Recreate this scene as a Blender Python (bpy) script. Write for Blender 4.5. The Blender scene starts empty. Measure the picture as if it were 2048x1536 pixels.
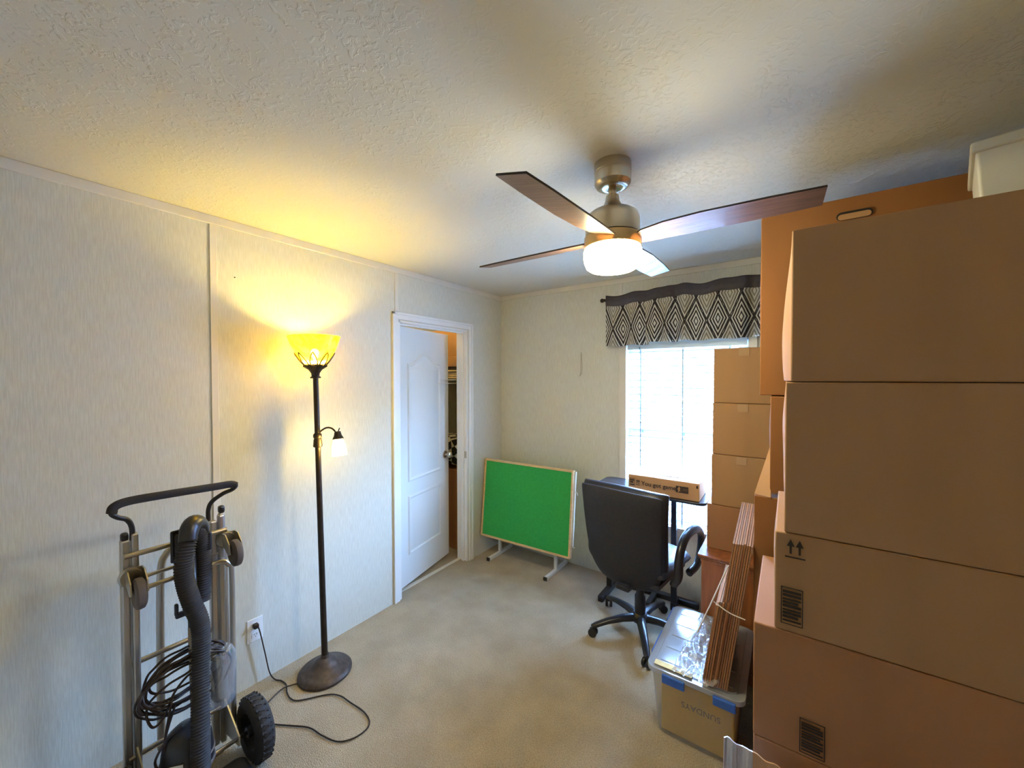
import bpy, bmesh, math, random
from mathutils import Vector, Matrix, Euler, noise
random.seed(7)
PI = math.pi
scene = bpy.context.scene
C = scene.collection

# ------------------------------------------------------------------ camera
Fv = Vector((-0.57926276, 0.81496738, -0.01681714))
Rv = Vector((0.81510044, 0.57931623, -0.00199205))
Uv = Vector((-0.00811898, 0.01486158, 0.9998566))
cd = bpy.data.cameras.new('camera'); cam = bpy.data.objects.new('camera', cd); C.objects.link(cam)
m3 = Matrix((Rv, Uv, -Fv)).transposed()
cam.matrix_world = Matrix.Translation((2.31327, 0.0, 1.64191)) @ m3.to_4x4()
cd.sensor_fit = 'HORIZONTAL'; cd.sensor_width = 36; cd.lens = 773.2144 / 2048 * 36
cd.clip_start = 0.02; cd.clip_end = 200
scene.camera = cam

# ------------------------------------------------------------------ world, exposure
W = bpy.data.worlds.new('sky_world'); scene.world = W; W.use_nodes = True
wn = W.node_tree; wn.nodes.clear()
wo = wn.nodes.new('ShaderNodeOutputWorld'); wb = wn.nodes.new('ShaderNodeBackground')
wg = wn.nodes.new('ShaderNodeTexCoord'); ws = wn.nodes.new('ShaderNodeSeparateXYZ'); wr = wn.nodes.new('ShaderNodeValToRGB')
wn.links.new(wg.outputs['Generated'], ws.inputs[0]); wn.links.new(ws.outputs['Z'], wr.inputs[0])
wr.color_ramp.elements[0].position = 0.10; wr.color_ramp.elements[0].color = (0.010, 0.020, 0.026, 1)
wr.color_ramp.elements[1].position = 0.34; wr.color_ramp.elements[1].color = (0.30, 0.54, 1.0, 1)
wn.links.new(wr.outputs[0], wb.inputs['Color']); wb.inputs['Strength'].default_value = 118.0
wn.links.new(wb.outputs[0], wo.inputs[0])
scene.view_settings.view_transform = 'Standard'; scene.view_settings.look = 'None'
scene.view_settings.gamma = 1.0; scene.view_settings.use_curve_mapping = False
scene.view_settings.exposure = 1.12
pl = bpy.data.lights.new('window_portal', 'AREA'); pl.shape = 'RECTANGLE'; pl.size = 0.84; pl.size_y = 1.42; pl.cycles.is_portal = True
po = bpy.data.objects.new('window_portal', pl); C.objects.link(po); po.location = (1.681, 3.20, 1.222); po.rotation_euler = (-PI / 2, 0, 0)

# ------------------------------------------------------------------ helpers
def s2l(c):
    return tuple(((v / 12.92) if v <= 0.04045 else ((v + 0.055) / 1.055) ** 2.4) for v in [x / 255 for x in c])

def mat(name, rgb, rough=0.6, metal=0.0, var=0.0, vscale=8.0, bump=0.0, bscale=60.0, bstretch=(1, 1, 1),
        trans=0.0, coat=0.0, spec=0.5, detail=3.0, bdist=0.01):
    m = bpy.data.materials.new(name); m.use_nodes = True
    nt = m.node_tree; p = nt.nodes['Principled BSDF']
    col = s2l(rgb)
    p.inputs['Base Color'].default_value = (*col, 1)
    p.inputs['Roughness'].default_value = rough; p.inputs['Metallic'].default_value = metal
    p.inputs['Specular IOR Level'].default_value = spec
    p.inputs['Transmission Weight'].default_value = trans
    p.inputs['Coat Weight'].default_value = coat
    tc = nt.nodes.new('ShaderNodeTexCoord')
    if var > 0:
        n = nt.nodes.new('ShaderNodeTexNoise'); n.inputs['Scale'].default_value = vscale; n.inputs['Detail'].default_value = detail
        mp = nt.nodes.new('ShaderNodeMapping'); mp.inputs['Scale'].default_value = bstretch
        nt.links.new(tc.outputs['Object'], mp.inputs[0]); nt.links.new(mp.outputs[0], n.inputs['Vector'])
        r = nt.nodes.new('ShaderNodeValToRGB')
        r.color_ramp.elements[0].position = 0.3; r.color_ramp.elements[1].position = 0.7
        r.color_ramp.elements[0].color = (*[max(0, c * (1 - var)) for c in col], 1)
        r.color_ramp.elements[1].color = (*[min(1, c * (1 + var)) for c in col], 1)
        nt.links.new(n.outputs['Fac'], r.inputs[0]); nt.links.new(r.outputs[0], p.inputs['Base Color'])
    if bump > 0:
        n2 = nt.nodes.new('ShaderNodeTexNoise'); n2.inputs['Scale'].default_value = bscale; n2.inputs['Detail'].default_value = detail
        mp2 = nt.nodes.new('ShaderNodeMapping'); mp2.inputs['Scale'].default_value = bstretch
        nt.links.new(tc.outputs['Object'], mp2.inputs[0]); nt.links.new(mp2.outputs[0], n2.inputs['Vector'])
        b = nt.nodes.new('ShaderNodeBump'); b.inputs['Strength'].default_value = bump; b.inputs['Distance'].default_value = bdist
        nt.links.new(n2.outputs['Fac'], b.inputs['Height']); nt.links.new(b.outputs[0], p.inputs['Normal'])
    return m

def emis(name, rgb, k):
    m = bpy.data.materials.new(name); m.use_nodes = True; nt = m.node_tree; nt.nodes.clear()
    o = nt.nodes.new('ShaderNodeOutputMaterial'); e = nt.nodes.new('ShaderNodeEmission')
    e.inputs[0].default_value = (*rgb, 1); e.inputs[1].default_value = k; nt.links.new(e.outputs[0], o.inputs[0]); return m

def mixmat(name, rgb, transp=0.5, rough=0.15, translucent=0.0, gloss=0.2, tint=(1, 1, 1), bump=0.0, bscale=30):
    """clear / milky plastic or glass: transparent + diffuse + translucent + gloss"""
    m = bpy.data.materials.new(name); m.use_nodes = True; nt = m.node_tree; nt.nodes.clear(); N = nt.nodes.new; L = nt.links.new
    o = N('ShaderNodeOutputMaterial'); t = N('ShaderNodeBsdfTransparent'); t.inputs[0].default_value = (*tint, 1)
    d = N('ShaderNodeBsdfDiffuse'); d.inputs[0].default_value = (*s2l(rgb), 1)
    tl = N('ShaderNodeBsdfTranslucent'); tl.inputs[0].default_value = (*s2l(rgb), 1)
    g = N('ShaderNodeBsdfGlossy'); g.inputs['Roughness'].default_value = rough
    a = N('ShaderNodeMixShader'); a.inputs[0].default_value = translucent; L(d.outputs[0], a.inputs[1]); L(tl.outputs[0], a.inputs[2])
    b = N('ShaderNodeMixShader'); b.inputs[0].default_value = transp; L(a.outputs[0], b.inputs[1]); L(t.outputs[0], b.inputs[2])
    lw = N('ShaderNodeLayerWeight'); pw = N('ShaderNodeMath'); pw.operation = 'POWER'; pw.inputs[1].default_value = 4.0; L(lw.outputs['Facing'], pw.inputs[0])
    mm = N('ShaderNodeMath'); mm.operation = 'MULTIPLY_ADD'; mm.inputs[1].default_value = 0.7; mm.inputs[2].default_value = gloss * 0.3
    L(pw.outputs[0], mm.inputs[0])
    c = N('ShaderNodeMixShader'); L(mm.outputs[0], c.inputs[0]); L(b.outputs[0], c.inputs[1]); L(g.outputs[0], c.inputs[2])
    if bump:
        n = N('ShaderNodeTexNoise'); n.inputs['Scale'].default_value = bscale; bb = N('ShaderNodeBump'); bb.inputs['Strength'].default_value = bump
        L(n.outputs['Fac'], bb.inputs['Height']); L(bb.outputs[0], g.inputs['Normal']); L(bb.outputs[0], d.inputs['Normal'])
    L(c.outputs[0], o.inputs[0]); return m

def new(): return bmesh.new()
def obj(name, bm, m=None, parent=None, smooth=False, bevel=0.0, bseg=2, sub=0, loc=None, mats=None, auto=None):
    me = bpy.data.meshes.new(name); bmesh.ops.recalc_face_normals(bm, faces=bm.faces); bm.to_mesh(me); bm.free()
    o = bpy.data.objects.new(name, me); C.objects.link(o)
    for x in (mats or [m]): me.materials.append(x)
    if parent: o.parent = parent
    if loc: o.location = loc
    if smooth:
        for p in me.polygons: p.use_smooth = True
        if auto is not None:
            try: me.set_sharp_from_angle(angle=math.radians(auto))
            except Exception: pass
    if bevel:
        b = o.modifiers.new('bevel', 'BEVEL'); b.width = bevel; b.segments = bseg; b.limit_method = 'ANGLE'; b.angle_limit = math.radians(40)
    if sub:
        s = o.modifiers.new('sub', 'SUBSURF'); s.levels = sub; s.render_levels = sub
    return o
def tag(o, label=None, cat=None, group=None, kind=None):
    if label: o['label'] = label
    if cat: o['category'] = cat
    if group: o['group'] = group
    if kind: o['kind'] = kind
    return o
def thing(name, label, cat, loc=(0, 0, 0), rz=0, group=None):
    o = bpy.data.objects.new(name, None); C.objects.link(o); o.location = loc; o.rotation_euler = (0, 0, rz)
    o.empty_display_size = 0.05
    return tag(o, label, cat, group)
def struct(name, bm, m, parent=None, **k):
    o = obj(name, bm, m, parent, **k)
    if parent is None: o['kind'] = 'structure'
    return o
def bx(bm, lo, hi, M=None, mi=0):
    x0, y0, z0 = lo; x1, y1, z1 = hi
    v = [Vector(p) for p in ((x0, y0, z0), (x1, y0, z0), (x1, y1, z0), (x0, y1, z0), (x0, y0, z1), (x1, y0, z1), (x1, y1, z1), (x0, y1, z1))]
    if M is not None: v = [M @ p for p in v]
    v = [bm.verts.new(p) for p in v]
    for f in ((3, 2, 1, 0), (4, 5, 6, 7), (0, 1, 5, 4), (1, 2, 6, 5), (2, 3, 7, 6), (3, 0, 4, 7)):
        fc = bm.faces.new([v[i] for i in f]); fc.material_index = mi
    return bm
def box(lo, hi, M=None): return bx(new(), lo, hi, M)
def quad(bm, pts, mi=0):
    f = bm.faces.new([bm.verts.new(p) for p in pts]); f.material_index = mi; return f
def smoothpath(pts, n=8, closed=False):
    P = [Vector(p) for p in pts]; out = []
    N = len(P); rng = range(N if closed else N - 1)
    for i in rng:
        p0 = P[(i - 1) % N] if (closed or i > 0) else P[0] * 2 - P[1]
        p1 = P[i]; p2 = P[(i + 1) % N]
        p3 = P[(i + 2) % N] if (closed or i + 2 < N) else P[-1] * 2 - P[-2]
        for k in range(n):
            t = k / n
            out.append(0.5 * ((2 * p1) + (p2 - p0) * t + (2 * p0 - 5 * p1 + 4 * p2 - p3) * t * t + (3 * p1 - p0 - 3 * p2 + p3) * t ** 3))
    if not closed: out.append(P[-1])
    return out
def tube(bm, path, r, seg=10, closed=False, cap=True, flat=1.0, mi=0):
    P = [Vector(p) for p in path]; n = len(P); rings = []
    T0 = (P[1] - P[0]).normalized()
    nrm = T0.orthogonal().normalized()
    if abs(T0.z) < 0.9: nrm = (Vector((0, 0, 1)) - T0 * T0.z).normalized()
    for i in range(n):
        if closed: T = (P[(i + 1) % n] - P[i - 1]).normalized()
        else: T = (P[min(i + 1, n - 1)] - P[max(i - 1, 0)]).normalized()
        nrm = (nrm - T * nrm.dot(T)).normalized(); b = T.cross(nrm)
        rr = r[i] if isinstance(r, (list, tuple)) else r
        rings.append([bm.verts.new(P[i] + (nrm * math.cos(2 * PI * k / seg) * flat + b * math.sin(2 * PI * k / seg)) * rr) for k in range(seg)])
    for i in range(n if closed else n - 1):
        a, c = rings[i], rings[(i + 1) % n]
        for k in range(seg):
            f = bm.faces.new((a[k], a[(k + 1) % seg], c[(k + 1) % seg], c[k])); f.material_index = mi
    if cap and not closed:
        bm.faces.new(rings[0][::-1]).material_index = mi; bm.faces.new(rings[-1]).material_index = mi
    return bm
def lathe(bm, prof, seg=32, M=None, capb=True, capt=True, mi=0):
    rings = []
    for r, z in prof:
        ring = []
        for k in range(seg):
            p = Vector((r * math.cos(2 * PI * k / seg), r * math.sin(2 * PI * k / seg), z))
            ring.append(bm.verts.new(M @ p if M is not None else p))
        rings.append(ring)
    for a, c in zip(rings, rings[1:]):
        for k in range(seg): bm.faces.new((a[k], a[(k + 1) % seg], c[(k + 1) % seg], c[k])).material_index = mi
    if capb: bm.faces.new(rings[0][::-1]).material_index = mi
    if capt: bm.faces.new(rings[-1]).material_index = mi
    return bm
def prism(bm, outline, depth, M=None, mi=0):
    """outline in XY, extruded along +Z by depth"""
    a = [Vector((x, y, 0)) for x, y in outline]; b = [Vector((x, y, depth)) for x, y in outline]
    if M is not None: a = [M @ p for p in a]; b = [M @ p for p in b]
    a = [bm.verts.new(p) for p in a]; b = [bm.verts.new(p) for p in b]
    bm.faces.new(a[::-1]).material_index = mi; bm.faces.new(b).material_index = mi
    n = len(a)
    for i in range(n): bm.faces.new((a[i], a[(i + 1) % n], b[(i + 1) % n], b[i])).material_index = mi
    return bm
def rrect(x0, y0, x1, y1, r, n=5):
    out = []
    for cx, cy, a0 in ((x1 - r, y1 - r, 0), (x0 + r, y1 - r, 90), (x0 + r, y0 + r, 180), (x1 - r, y0 + r, 270)):
        for k in range(n + 1):
            a = math.radians(a0 + 90 * k / n); out.append((cx + r * math.cos(a), cy + r * math.sin(a)))
    return out
# matrix mapping local XY plane to a wall-facing plane: x->world x, y->world z, z-> world -y (towards camera)
def face_y(x, y, z): return Matrix.Translation((x, y, z)) @ Matrix(((1, 0, 0, 0), (0, 0, -1, 0), (0, 1, 0, 0), (0, 0, 0, 1)))
def text(s, size, m, parent, M, name='lettering', bold=0.0):
    cu = bpy.data.curves.new('t', 'FONT'); cu.body = s; cu.size = size; cu.extrude = 0.0003; cu.offset = bold; cu.resolution_u = 3
    t = bpy.data.objects.new('t', cu); C.objects.link(t)
    dg = bpy.context.evaluated_depsgraph_get(); dg.update()
    me = bpy.data.meshes.new_from_object(t.evaluated_get(dg)); bpy.data.objects.remove(t)
    me.transform(M); me.materials.clear(); me.materials.append(m)
    o = bpy.data.objects.new(name, me); C.objects.link(o); o.parent = parent
    return o

# ------------------------------------------------------------------ materials
def wall_mat():
    m = mat('vinyl_wall', (205, 199, 186), rough=0.62, spec=0.35)
    nt = m.node_tree; N = nt.nodes.new; L = nt.links.new; p = nt.nodes['Principled BSDF']
    tc = N('ShaderNodeTexCoord'); mp = N('ShaderNodeMapping'); mp.inputs['Scale'].default_value = (260, 260, 16)
    n = N('ShaderNodeTexNoise'); n.inputs['Scale'].default_value = 1.0; n.inputs['Detail'].default_value = 4
    L(tc.outputs['Object'], mp.inputs[0]); L(mp.outputs[0], n.inputs['Vector'])
    r = N('ShaderNodeValToRGB'); r.color_ramp.elements[0].position = 0.35; r.color_ramp.elements[1].position = 0.65
    r.color_ramp.elements[0].color = (*s2l((202, 199, 185)), 1); r.color_ramp.elements[1].color = (*s2l((215, 213, 200)), 1)
    L(n.outputs['Fac'], r.inputs[0]); L(r.outputs[0], p.inputs['Base Color'])
    b = N('ShaderNodeBump'); b.inputs['Strength'].default_value = 0.15; b.inputs['Distance'].default_value = 0.002
    L(n.outputs['Fac'], b.inputs['Height']); L(b.outputs[0], p.inputs['Normal'])
    return m
def ceil_mat():
    m = mat('textured_ceiling', (214, 208, 192), rough=0.85, spec=0.2)
    nt = m.node_tree; N = nt.nodes.new; L = nt.links.new; p = nt.nodes['Principled BSDF']
    tc = N('ShaderNodeTexCoord'); n = N('ShaderNodeTexNoise'); n.inputs['Scale'].default_value = 38; n.inputs['Detail'].default_value = 5; n.inputs['Distortion'].default_value = 1.2
    L(tc.outputs['Object'], n.inputs['Vector'])
    r = N('ShaderNodeValToRGB'); r.color_ramp.elements[0].position = 0.52; r.color_ramp.elements[1].position = 0.60
    L(n.outputs['Fac'], r.inputs[0])
    n2 = N('ShaderNodeTexNoise'); n2.inputs['Scale'].default_value = 2.2; n2.inputs['Detail'].default_value = 2; L(tc.outputs['Object'], n2.inputs['Vector'])
    r2 = N('ShaderNodeValToRGB'); r2.color_ramp.elements[0].position = 0.42; r2.color_ramp.elements[1].position = 0.62; r2.color_ramp.elements[0].color = (0.12, 0.12, 0.12, 1)
    L(n2.outputs['Fac'], r2.inputs[0])
    mu = N('ShaderNodeMath'); mu.operation = 'MULTIPLY'; L(r.outputs[0], mu.inputs[0]); L(r2.outputs[0], mu.inputs[1])
    b = N('ShaderNodeBump'); b.inputs['Strength'].default_value = 0.55; b.inputs['Distance'].default_value = 0.004
    L(mu.outputs[0], b.inputs['Height']); L(b.outputs[0], p.inputs['Normal'])
    return m
def carpet_mat():
    m = mat('carpet', (176, 158, 138), rough=0.95, spec=0.1)
    nt = m.node_tree; N = nt.nodes.new; L = nt.links.new; p = nt.nodes['Principled BSDF']
    tc = N('ShaderNodeTexCoord')
    n = N('ShaderNodeTexNoise'); n.inputs['Scale'].default_value = 4.5; n.inputs['Detail'].default_value = 5
    n2 = N('ShaderNodeTexNoise'); n2.inputs['Scale'].default_value = 190; n2.inputs['Detail'].default_value = 3
    L(tc.outputs['Object'], n.inputs['Vector']); L(tc.outputs['Object'], n2.inputs['Vector'])
    r = N('ShaderNodeValToRGB'); r.color_ramp.elements[0].position = 0.35; r.color_ramp.elements[1].position = 0.68
    r.color_ramp.elements[0].color = (*s2l((188, 172, 147)), 1); r.color_ramp.elements[1].color = (*s2l((204, 188, 162)), 1)
    r2 = N('ShaderNodeValToRGB'); r2.color_ramp.elements[0].position = 0.3; r2.color_ramp.elements[1].position = 0.7
    r2.color_ramp.elements[0].color = (0.62, 0.62, 0.62, 1); r2.color_ramp.elements[1].color = (1.0, 1.0, 1.0, 1)
    mx = N('ShaderNodeMix'); mx.data_type = 'RGBA'; mx.blend_type = 'MULTIPLY'; mx.inputs[0].default_value = 1
    L(n.outputs['Fac'], r.inputs[0]); L(n2.outputs['Fac'], r2.inputs[0]); L(r.outputs[0], mx.inputs[6]); L(r2.outputs[0], mx.inputs[7]); L(mx.outputs[2], p.inputs['Base Color'])
    b = N('ShaderNodeBump'); b.inputs['Strength'].default_value = 0.9; b.inputs['Distance'].default_value = 0.008
    L(n2.outputs['Fac'], b.inputs['Height']); L(b.outputs[0], p.inputs['Normal'])
    return m
M = {}
M['wall'] = wall_mat(); M['ceil'] = ceil_mat(); M['carpet'] = carpet_mat()
M['trim'] = mat('greige_trim', (216, 210, 197), rough=0.5, var=0.03)
M['white'] = mat('white_paint', (232, 232, 230), rough=0.35, var=0.02)
M['doorw'] = mat('door_paint', (228, 230, 230), rough=0.4, bump=0.15, bscale=40, bstretch=(1, 1, 0.08), bdist=0.002)
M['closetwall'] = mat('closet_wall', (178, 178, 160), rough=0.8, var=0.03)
M['card'] = mat('cardboard', (176, 134, 92), rough=0.8, var=0.07, vscale=5, bump=0.08, bscale=120, bstretch=(1, 1, 0.2), bdist=0.002, spec=0.25)
M['card2'] = mat('cardboard_reddish', (172, 122, 82), rough=0.78, var=0.08, vscale=4, bump=0.08, bscale=120, bstretch=(1, 1, 0.2), bdist=0.002, spec=0.25)
M['card3'] = mat('cardboard_tan', (190, 146, 100), rough=0.8, var=0.06, vscale=6, bump=0.06, bscale=140, bstretch=(1, 1, 0.2), bdist=0.002, spec=0.25)
M['card4'] = mat('cardboard_orange', (142, 94, 52), rough=0.8, var=0.08, vscale=6, bump=0.06, bscale=140, bstretch=(1, 1, 0.2), bdist=0.002, spec=0.25)
M['cardin'] = mat('cardboard_inside', (205, 160, 118), rough=0.85, var=0.05)
M['cardedge'] = mat('corrugated_edge', (150, 110, 80), rough=0.9, var=0.25, vscale=160)
M['ink'] = mat('black_print', (48, 38, 32), rough=0.7, var=0.1)
M['tape'] = mat('packing_tape', (188, 150, 108), rough=0.22, var=0.03)
M['tapeclear'] = mixmat('clear_tape', (225, 225, 230), transp=0.45, gloss=0.6, rough=0.12, bump=0.6, bscale=60)
M['nickel'] = mat('brushed_nickel', (196, 184, 160), rough=0.28, metal=1.0, bump=0.05, bscale=80, bstretch=(1, 1, 12))
M['nickelband'] = mat('satin_nickel_band', (205, 172, 120), rough=0.3, metal=1.0, bump=0.05, bscale=60)
M['darkgap'] = mat('dark_gap', (30, 26, 22), rough=0.8, var=0.05)
M['blade'] = mat('walnut_blade', (118, 88, 68), rough=0.34, var=0.25, vscale=14, bstretch=(0.4, 6, 1), bump=0.1, bscale=60, coat=0.2)
M['bladeedge'] = mat('blade_edge', (44, 30, 24), rough=0.5, var=0.1)
M['bronze'] = mat('dark_bronze', (52, 42, 34), rough=0.42, metal=0.5, var=0.25, vscale=30, bump=0.2, bscale=120, bdist=0.002)
M['basemetal'] = mat('antique_base', (76, 65, 60), rough=0.5, metal=0.4, var=0.3, vscale=40, bump=0.3, bscale=90, bdist=0.002)
M['blackcord'] = mat('black_cord', (40, 26, 22), rough=0.5, var=0.1)
M['blackpl'] = mat('black_plastic', (34, 34, 38), rough=0.35, var=0.1, vscale=20)
M['blackrub'] = mat('black_rubber', (46, 44, 46), rough=0.75, var=0.2, vscale=30, bump=0.2, bscale=80)
M['foam'] = mat('foam_grip', (48, 46, 50), rough=0.85, var=0.12, vscale=60, bump=0.3, bscale=150, bdist=0.002)
M['alu'] = mat('aluminium', (190, 186, 180), rough=0.35, metal=0.9, bump=0.08, bscale=40, bstretch=(8, 8, 0.3), var=0.06)
M['steel'] = mat('galvanised_steel', (186, 178, 164), rough=0.3, metal=1.0, var=0.08)
M['casterrub'] = mat('caster_rubber', (96, 84, 78), rough=0.6, var=0.1)
M['leather'] = mat('black_leather', (36, 37, 46), rough=0.38, var=0.12, vscale=30, bump=0.25, bscale=110, bdist=0.002)
M['chairpl'] = mat('chair_plastic', (38, 38, 44), rough=0.3, var=0.08, vscale=30)
M['green'] = mat('green_felt', (56, 160, 80), rough=0.95, var=0.07, vscale=60, bump=0.15, bscale=200, spec=0.1)
M['pine'] = mat('pine_wood', (214, 178, 128), rough=0.55, var=0.12, vscale=12, bstretch=(1, 1, 6))
M['whitemetal'] = mat('white_metal', (220, 220, 214), rough=0.35, var=0.03)
M['desk'] = mat('stained_wood', (156, 92, 48), rough=0.35, var=0.25, vscale=7, bstretch=(6, 6, 0.7), bump=0.06, bscale=40, coat=0.3)
M['blinds'] = mixmat('blind_slat', (214, 230, 238), transp=0.0, translucent=0.02, gloss=0.15, rough=0.4)
M['winvinyl'] = mat('window_vinyl', (236, 238, 240), rough=0.35, var=0.02)
M['glass'] = mixmat('window_glass', (230, 240, 245), transp=0.97, gloss=0.1, rough=0.02)
M['bin'] = mixmat('clear_plastic', (214, 220, 222), transp=0.86, gloss=0.35, rough=0.12)
M['binlid'] = mixmat('milky_lid', (206, 214, 222), transp=0.35, gloss=0.6, rough=0.16, translucent=0.3, bump=0.15, bscale=25)
M['film'] = mixmat('plastic_film', (225, 230, 238), transp=0.72, gloss=0.9, rough=0.08, bump=1.0, bscale=40)
M['blue'] = mat('blue_latch', (52, 104, 200), rough=0.3, var=0.04)
M['yellow'] = mat('yellow_card', (228, 184, 44), rough=0.8, var=0.05)
M['strap'] = mat('white_strap', (236, 234, 228), rough=0.35, var=0.02)
M['tote'] = mat('white_tote', (206, 202, 188), rough=0.5, var=0.03)
M['foil'] = mat('silver_lining', (206, 208, 220), rough=0.32, metal=0.35, bump=0.4, bscale=30, bstretch=(5, 5, 0.5), var=0.1)

# ------------------------------------------------------------------ setting
H = 2.44; XR = 3.25; YF = -0.55; YB = 3.066; T = 0.12
DY0, DY1, DZ = 1.825, 2.575, 2.062       # closet doorway in the left wall
WX0, WX1, WZ0, WZ1 = 1.262, 2.10, 0.515, 1.93   # window opening
struct('floor', box((-0.9, YF - T, -0.1), (XR + T, YB + T, 0)), M['carpet'])
struct('ceiling', box((-0.9, YF - T, H), (XR + T, YB + T, H + 0.1)), M['ceil'])
b = new()
bx(b, (-T, YF - T, 0), (0, DY0, H)); bx(b, (-T, DY1, 0), (0, YB, H)); bx(b, (-T, DY0, DZ), (0, DY1, H))
struct('wall_left', b, M['wall'])
b = new()
bx(b, (-0.9, YB, 0), (WX0, YB + T, H)); bx(b, (WX1, YB, 0), (XR + T, YB + T, H))
bx(b, (WX0, YB, 0), (WX1, YB + T, WZ0)); bx(b, (WX0, YB, WZ1), (WX1, YB + T, H))
struct('wall_back', b, M['wall'])
struct('wall_right', box((XR, YF, 0), (XR + T, YB, H)), M['wall'])
struct('wall_front', box((-0.9, YF - T, 0), (XR + T, YF, H)), M['wall'])
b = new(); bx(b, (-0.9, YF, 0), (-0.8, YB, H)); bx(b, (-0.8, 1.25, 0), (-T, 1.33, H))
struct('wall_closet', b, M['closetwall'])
# crown strip (flat batten at the top of the walls) and panel battens
def crown(name, lo, hi):
    struct(name, box(lo, hi), M['trim'], bevel=0.003)
crown('trim_1', (0, YF, H - 0.042), (0.012, YB, H)); crown('trim_2', (0.012, YB - 0.012, H - 0.042), (XR, YB, H))
crown('trim_3', (XR - 0.012, YF, H - 0.042), (XR, YB - 0.012, H))
struct('trim_4', box((0, 0.694, 0), (0.006, 0.724, H - 0.042)), M['trim'], bevel=0.002)
struct('trim_5', box((0, 1.792, 2.125), (0.006, 1.822, H - 0.042)), M['trim'], bevel=0.002)
struct('trim_6', box((1.20, YB - 0.004, 1.0), (1.228, YB, H - 0.042)), M['trim'], bevel=0.001)
struct('trim_7', box((2.135, YB - 0.004, 1.95), (2.163, YB, H - 0.042)), M['trim'], bevel=0.001)
# door casing + jamb
b = new()
cw = 0.057
def casing_leg(y0, y1, z0, z1):
    bx(b, (0, y0, z0), (0.011, y1, z1)); 
bx(b, (0, DY0 - cw, 0), (0.016, DY0 - cw + 0.018, DZ + cw)); bx(b, (0, DY0 - cw + 0.018, 0), (0.011, DY0 - 0.006, DZ + 0.006))
bx(b, (0, DY1 + cw - 0.018, 0), (0.016, DY1 + cw, DZ + cw)); bx(b, (0, DY1 + 0.006, 0), (0.011, DY1 + cw - 0.018, DZ + 0.006))
bx(b, (0, DY0 - cw, DZ + cw - 0.018), (0.016, DY1 + cw, DZ + cw)); bx(b, (0, DY0 - cw + 0.018, DZ + 0.006), (0.011, DY1 + cw - 0.018, DZ + cw - 0.018))
bx(b, (-T, DY0, 0), (0.0, DY0 + 0.016, DZ)); bx(b, (-T, DY1 - 0.016, 0), (0.0, DY1, DZ)); bx(b, (-T, DY0, DZ - 0.016), (0.0, DY1, DZ))
bx(b, (-0.062, DY1 - 0.028, 0), (-0.03, DY1 - 0.016, DZ - 0.016)); bx(b, (-0.062, DY0 + 0.016, DZ - 0.028), (-0.03, DY1 - 0.016, DZ - 0.016))
struct('trim_8', b, M['white'], bevel=0.002)
b = new(); bx(b, (-0.028, DY1 - 0.0185, 0.925), (-0.002, DY1 - 0.0155, 0.985))
o = struct('trim_9', b, M['nickel'])
struct('trim_10', box((-0.11, DY0 + 0.01, 0.0), (-0.075, DY1 - 0.01, 0.006)), M['trim'], bevel=0.002)

# the door itself: hung on the near jamb, swung into the closet
dr = bpy.data.objects.new('door_1', None); C.objects.link(dr); dr['kind'] = 'structure'
dr.location = (-0.099, DY0 + 0.018, 0.025); dw, dh, dt = 0.712, 2.008, 0.035
ang = math.atan2(2.507 - 1.843, -0.181 + 0.064)      # direction of the slab in plan
dr.rotation_euler = (0, 0, ang + math.radians(2.0))
struct('door_slab', box((0, -dt, 0), (dw, 0, dh)), M['doorw'], dr, bevel=0.003)
def panel(x0, z0, x1, z1, arch):
    o_ = [(x0, z0), (x1, z0), (x1, z1)]
    if arch:
        for k in range(1, 24):
            t = k / 24; xx = x1 + (x0 - x1) * t
            o_.append((xx, z1 + arch * (0.5 - 0.5 * math.cos(2 * PI * min(1, max(0, (t - 0.06) / 0.88)))) ))
    o_.append((x0, z1)); return o_
def moulding(outl, prof):
    """raised moulding ring following outline; prof = [(inset, height)...]"""
    b = new(); n = len(outl); cx = sum(p[0] for p in outl) / n; cz = sum(p[1] for p in outl) / n
    loops = []
    for ins, h in prof:
        L_ = []
        for i in range(n):
            p0, p1, p2 = Vector(outl[i - 1]), Vector(outl[i]), Vector(outl[(i + 1) % n])
            d1 = (p1 - p0).normalized(); d2 = (p2 - p1).normalized()
            n1 = Vector((-d1.y, d1.x)); n2 = Vector((-d2.y, d2.x)); nn = (n1 + n2)
            nn = nn / max(0.4, nn.dot(n1)) if nn.length > 1e-6 else n1
            q = p1 + nn * ins
            L_.append(b.verts.new((q.x, -dt - h, q.y)))
        loops.append(L_)
    for a, c in zip(loops, loops[1:]):
        for i in range(n): b.faces.new((a[i], a[(i + 1) % n], c[(i + 1) % n], c[i]))
    b.faces.new(loops[-1])
    return b
for (x0, z0, x1, z1, ar) in ((0.13, 0.80, dw - 0.13, 1.73, 0.085), (0.13, 0.225, dw - 0.13, 0.69, 0)):
    struct('door_panel', moulding(panel(x0, z0, x1, z1, ar), [(0, 0), (0.008, 0.010), (0.016, 0.011), (0.026, 0.002), (0.036, 0.002), (0.05, 0.008)]), M['doorw'], dr, smooth=True, auto=25)
b = new(); KM = Matrix.Translation((dw - 0.062, -dt, 0.925)) @ Matrix.Rotation(PI / 2, 4, 'X')
lathe(b, [(0.032, 0), (0.032, 0.006), (0.012, 0.01), (0.011, 0.03), (0.022, 0.036), (0.029, 0.048), (0.027, 0.062), (0.014, 0.069)], 24, KM)
struct('door_knob', b, M['nickel'], dr, smooth=True, auto=40)
b = new(); KM = Matrix.Translation((dw - 0.062, 0, 0.925)) @ Matrix.Rotation(-PI / 2, 4, 'X')
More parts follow.
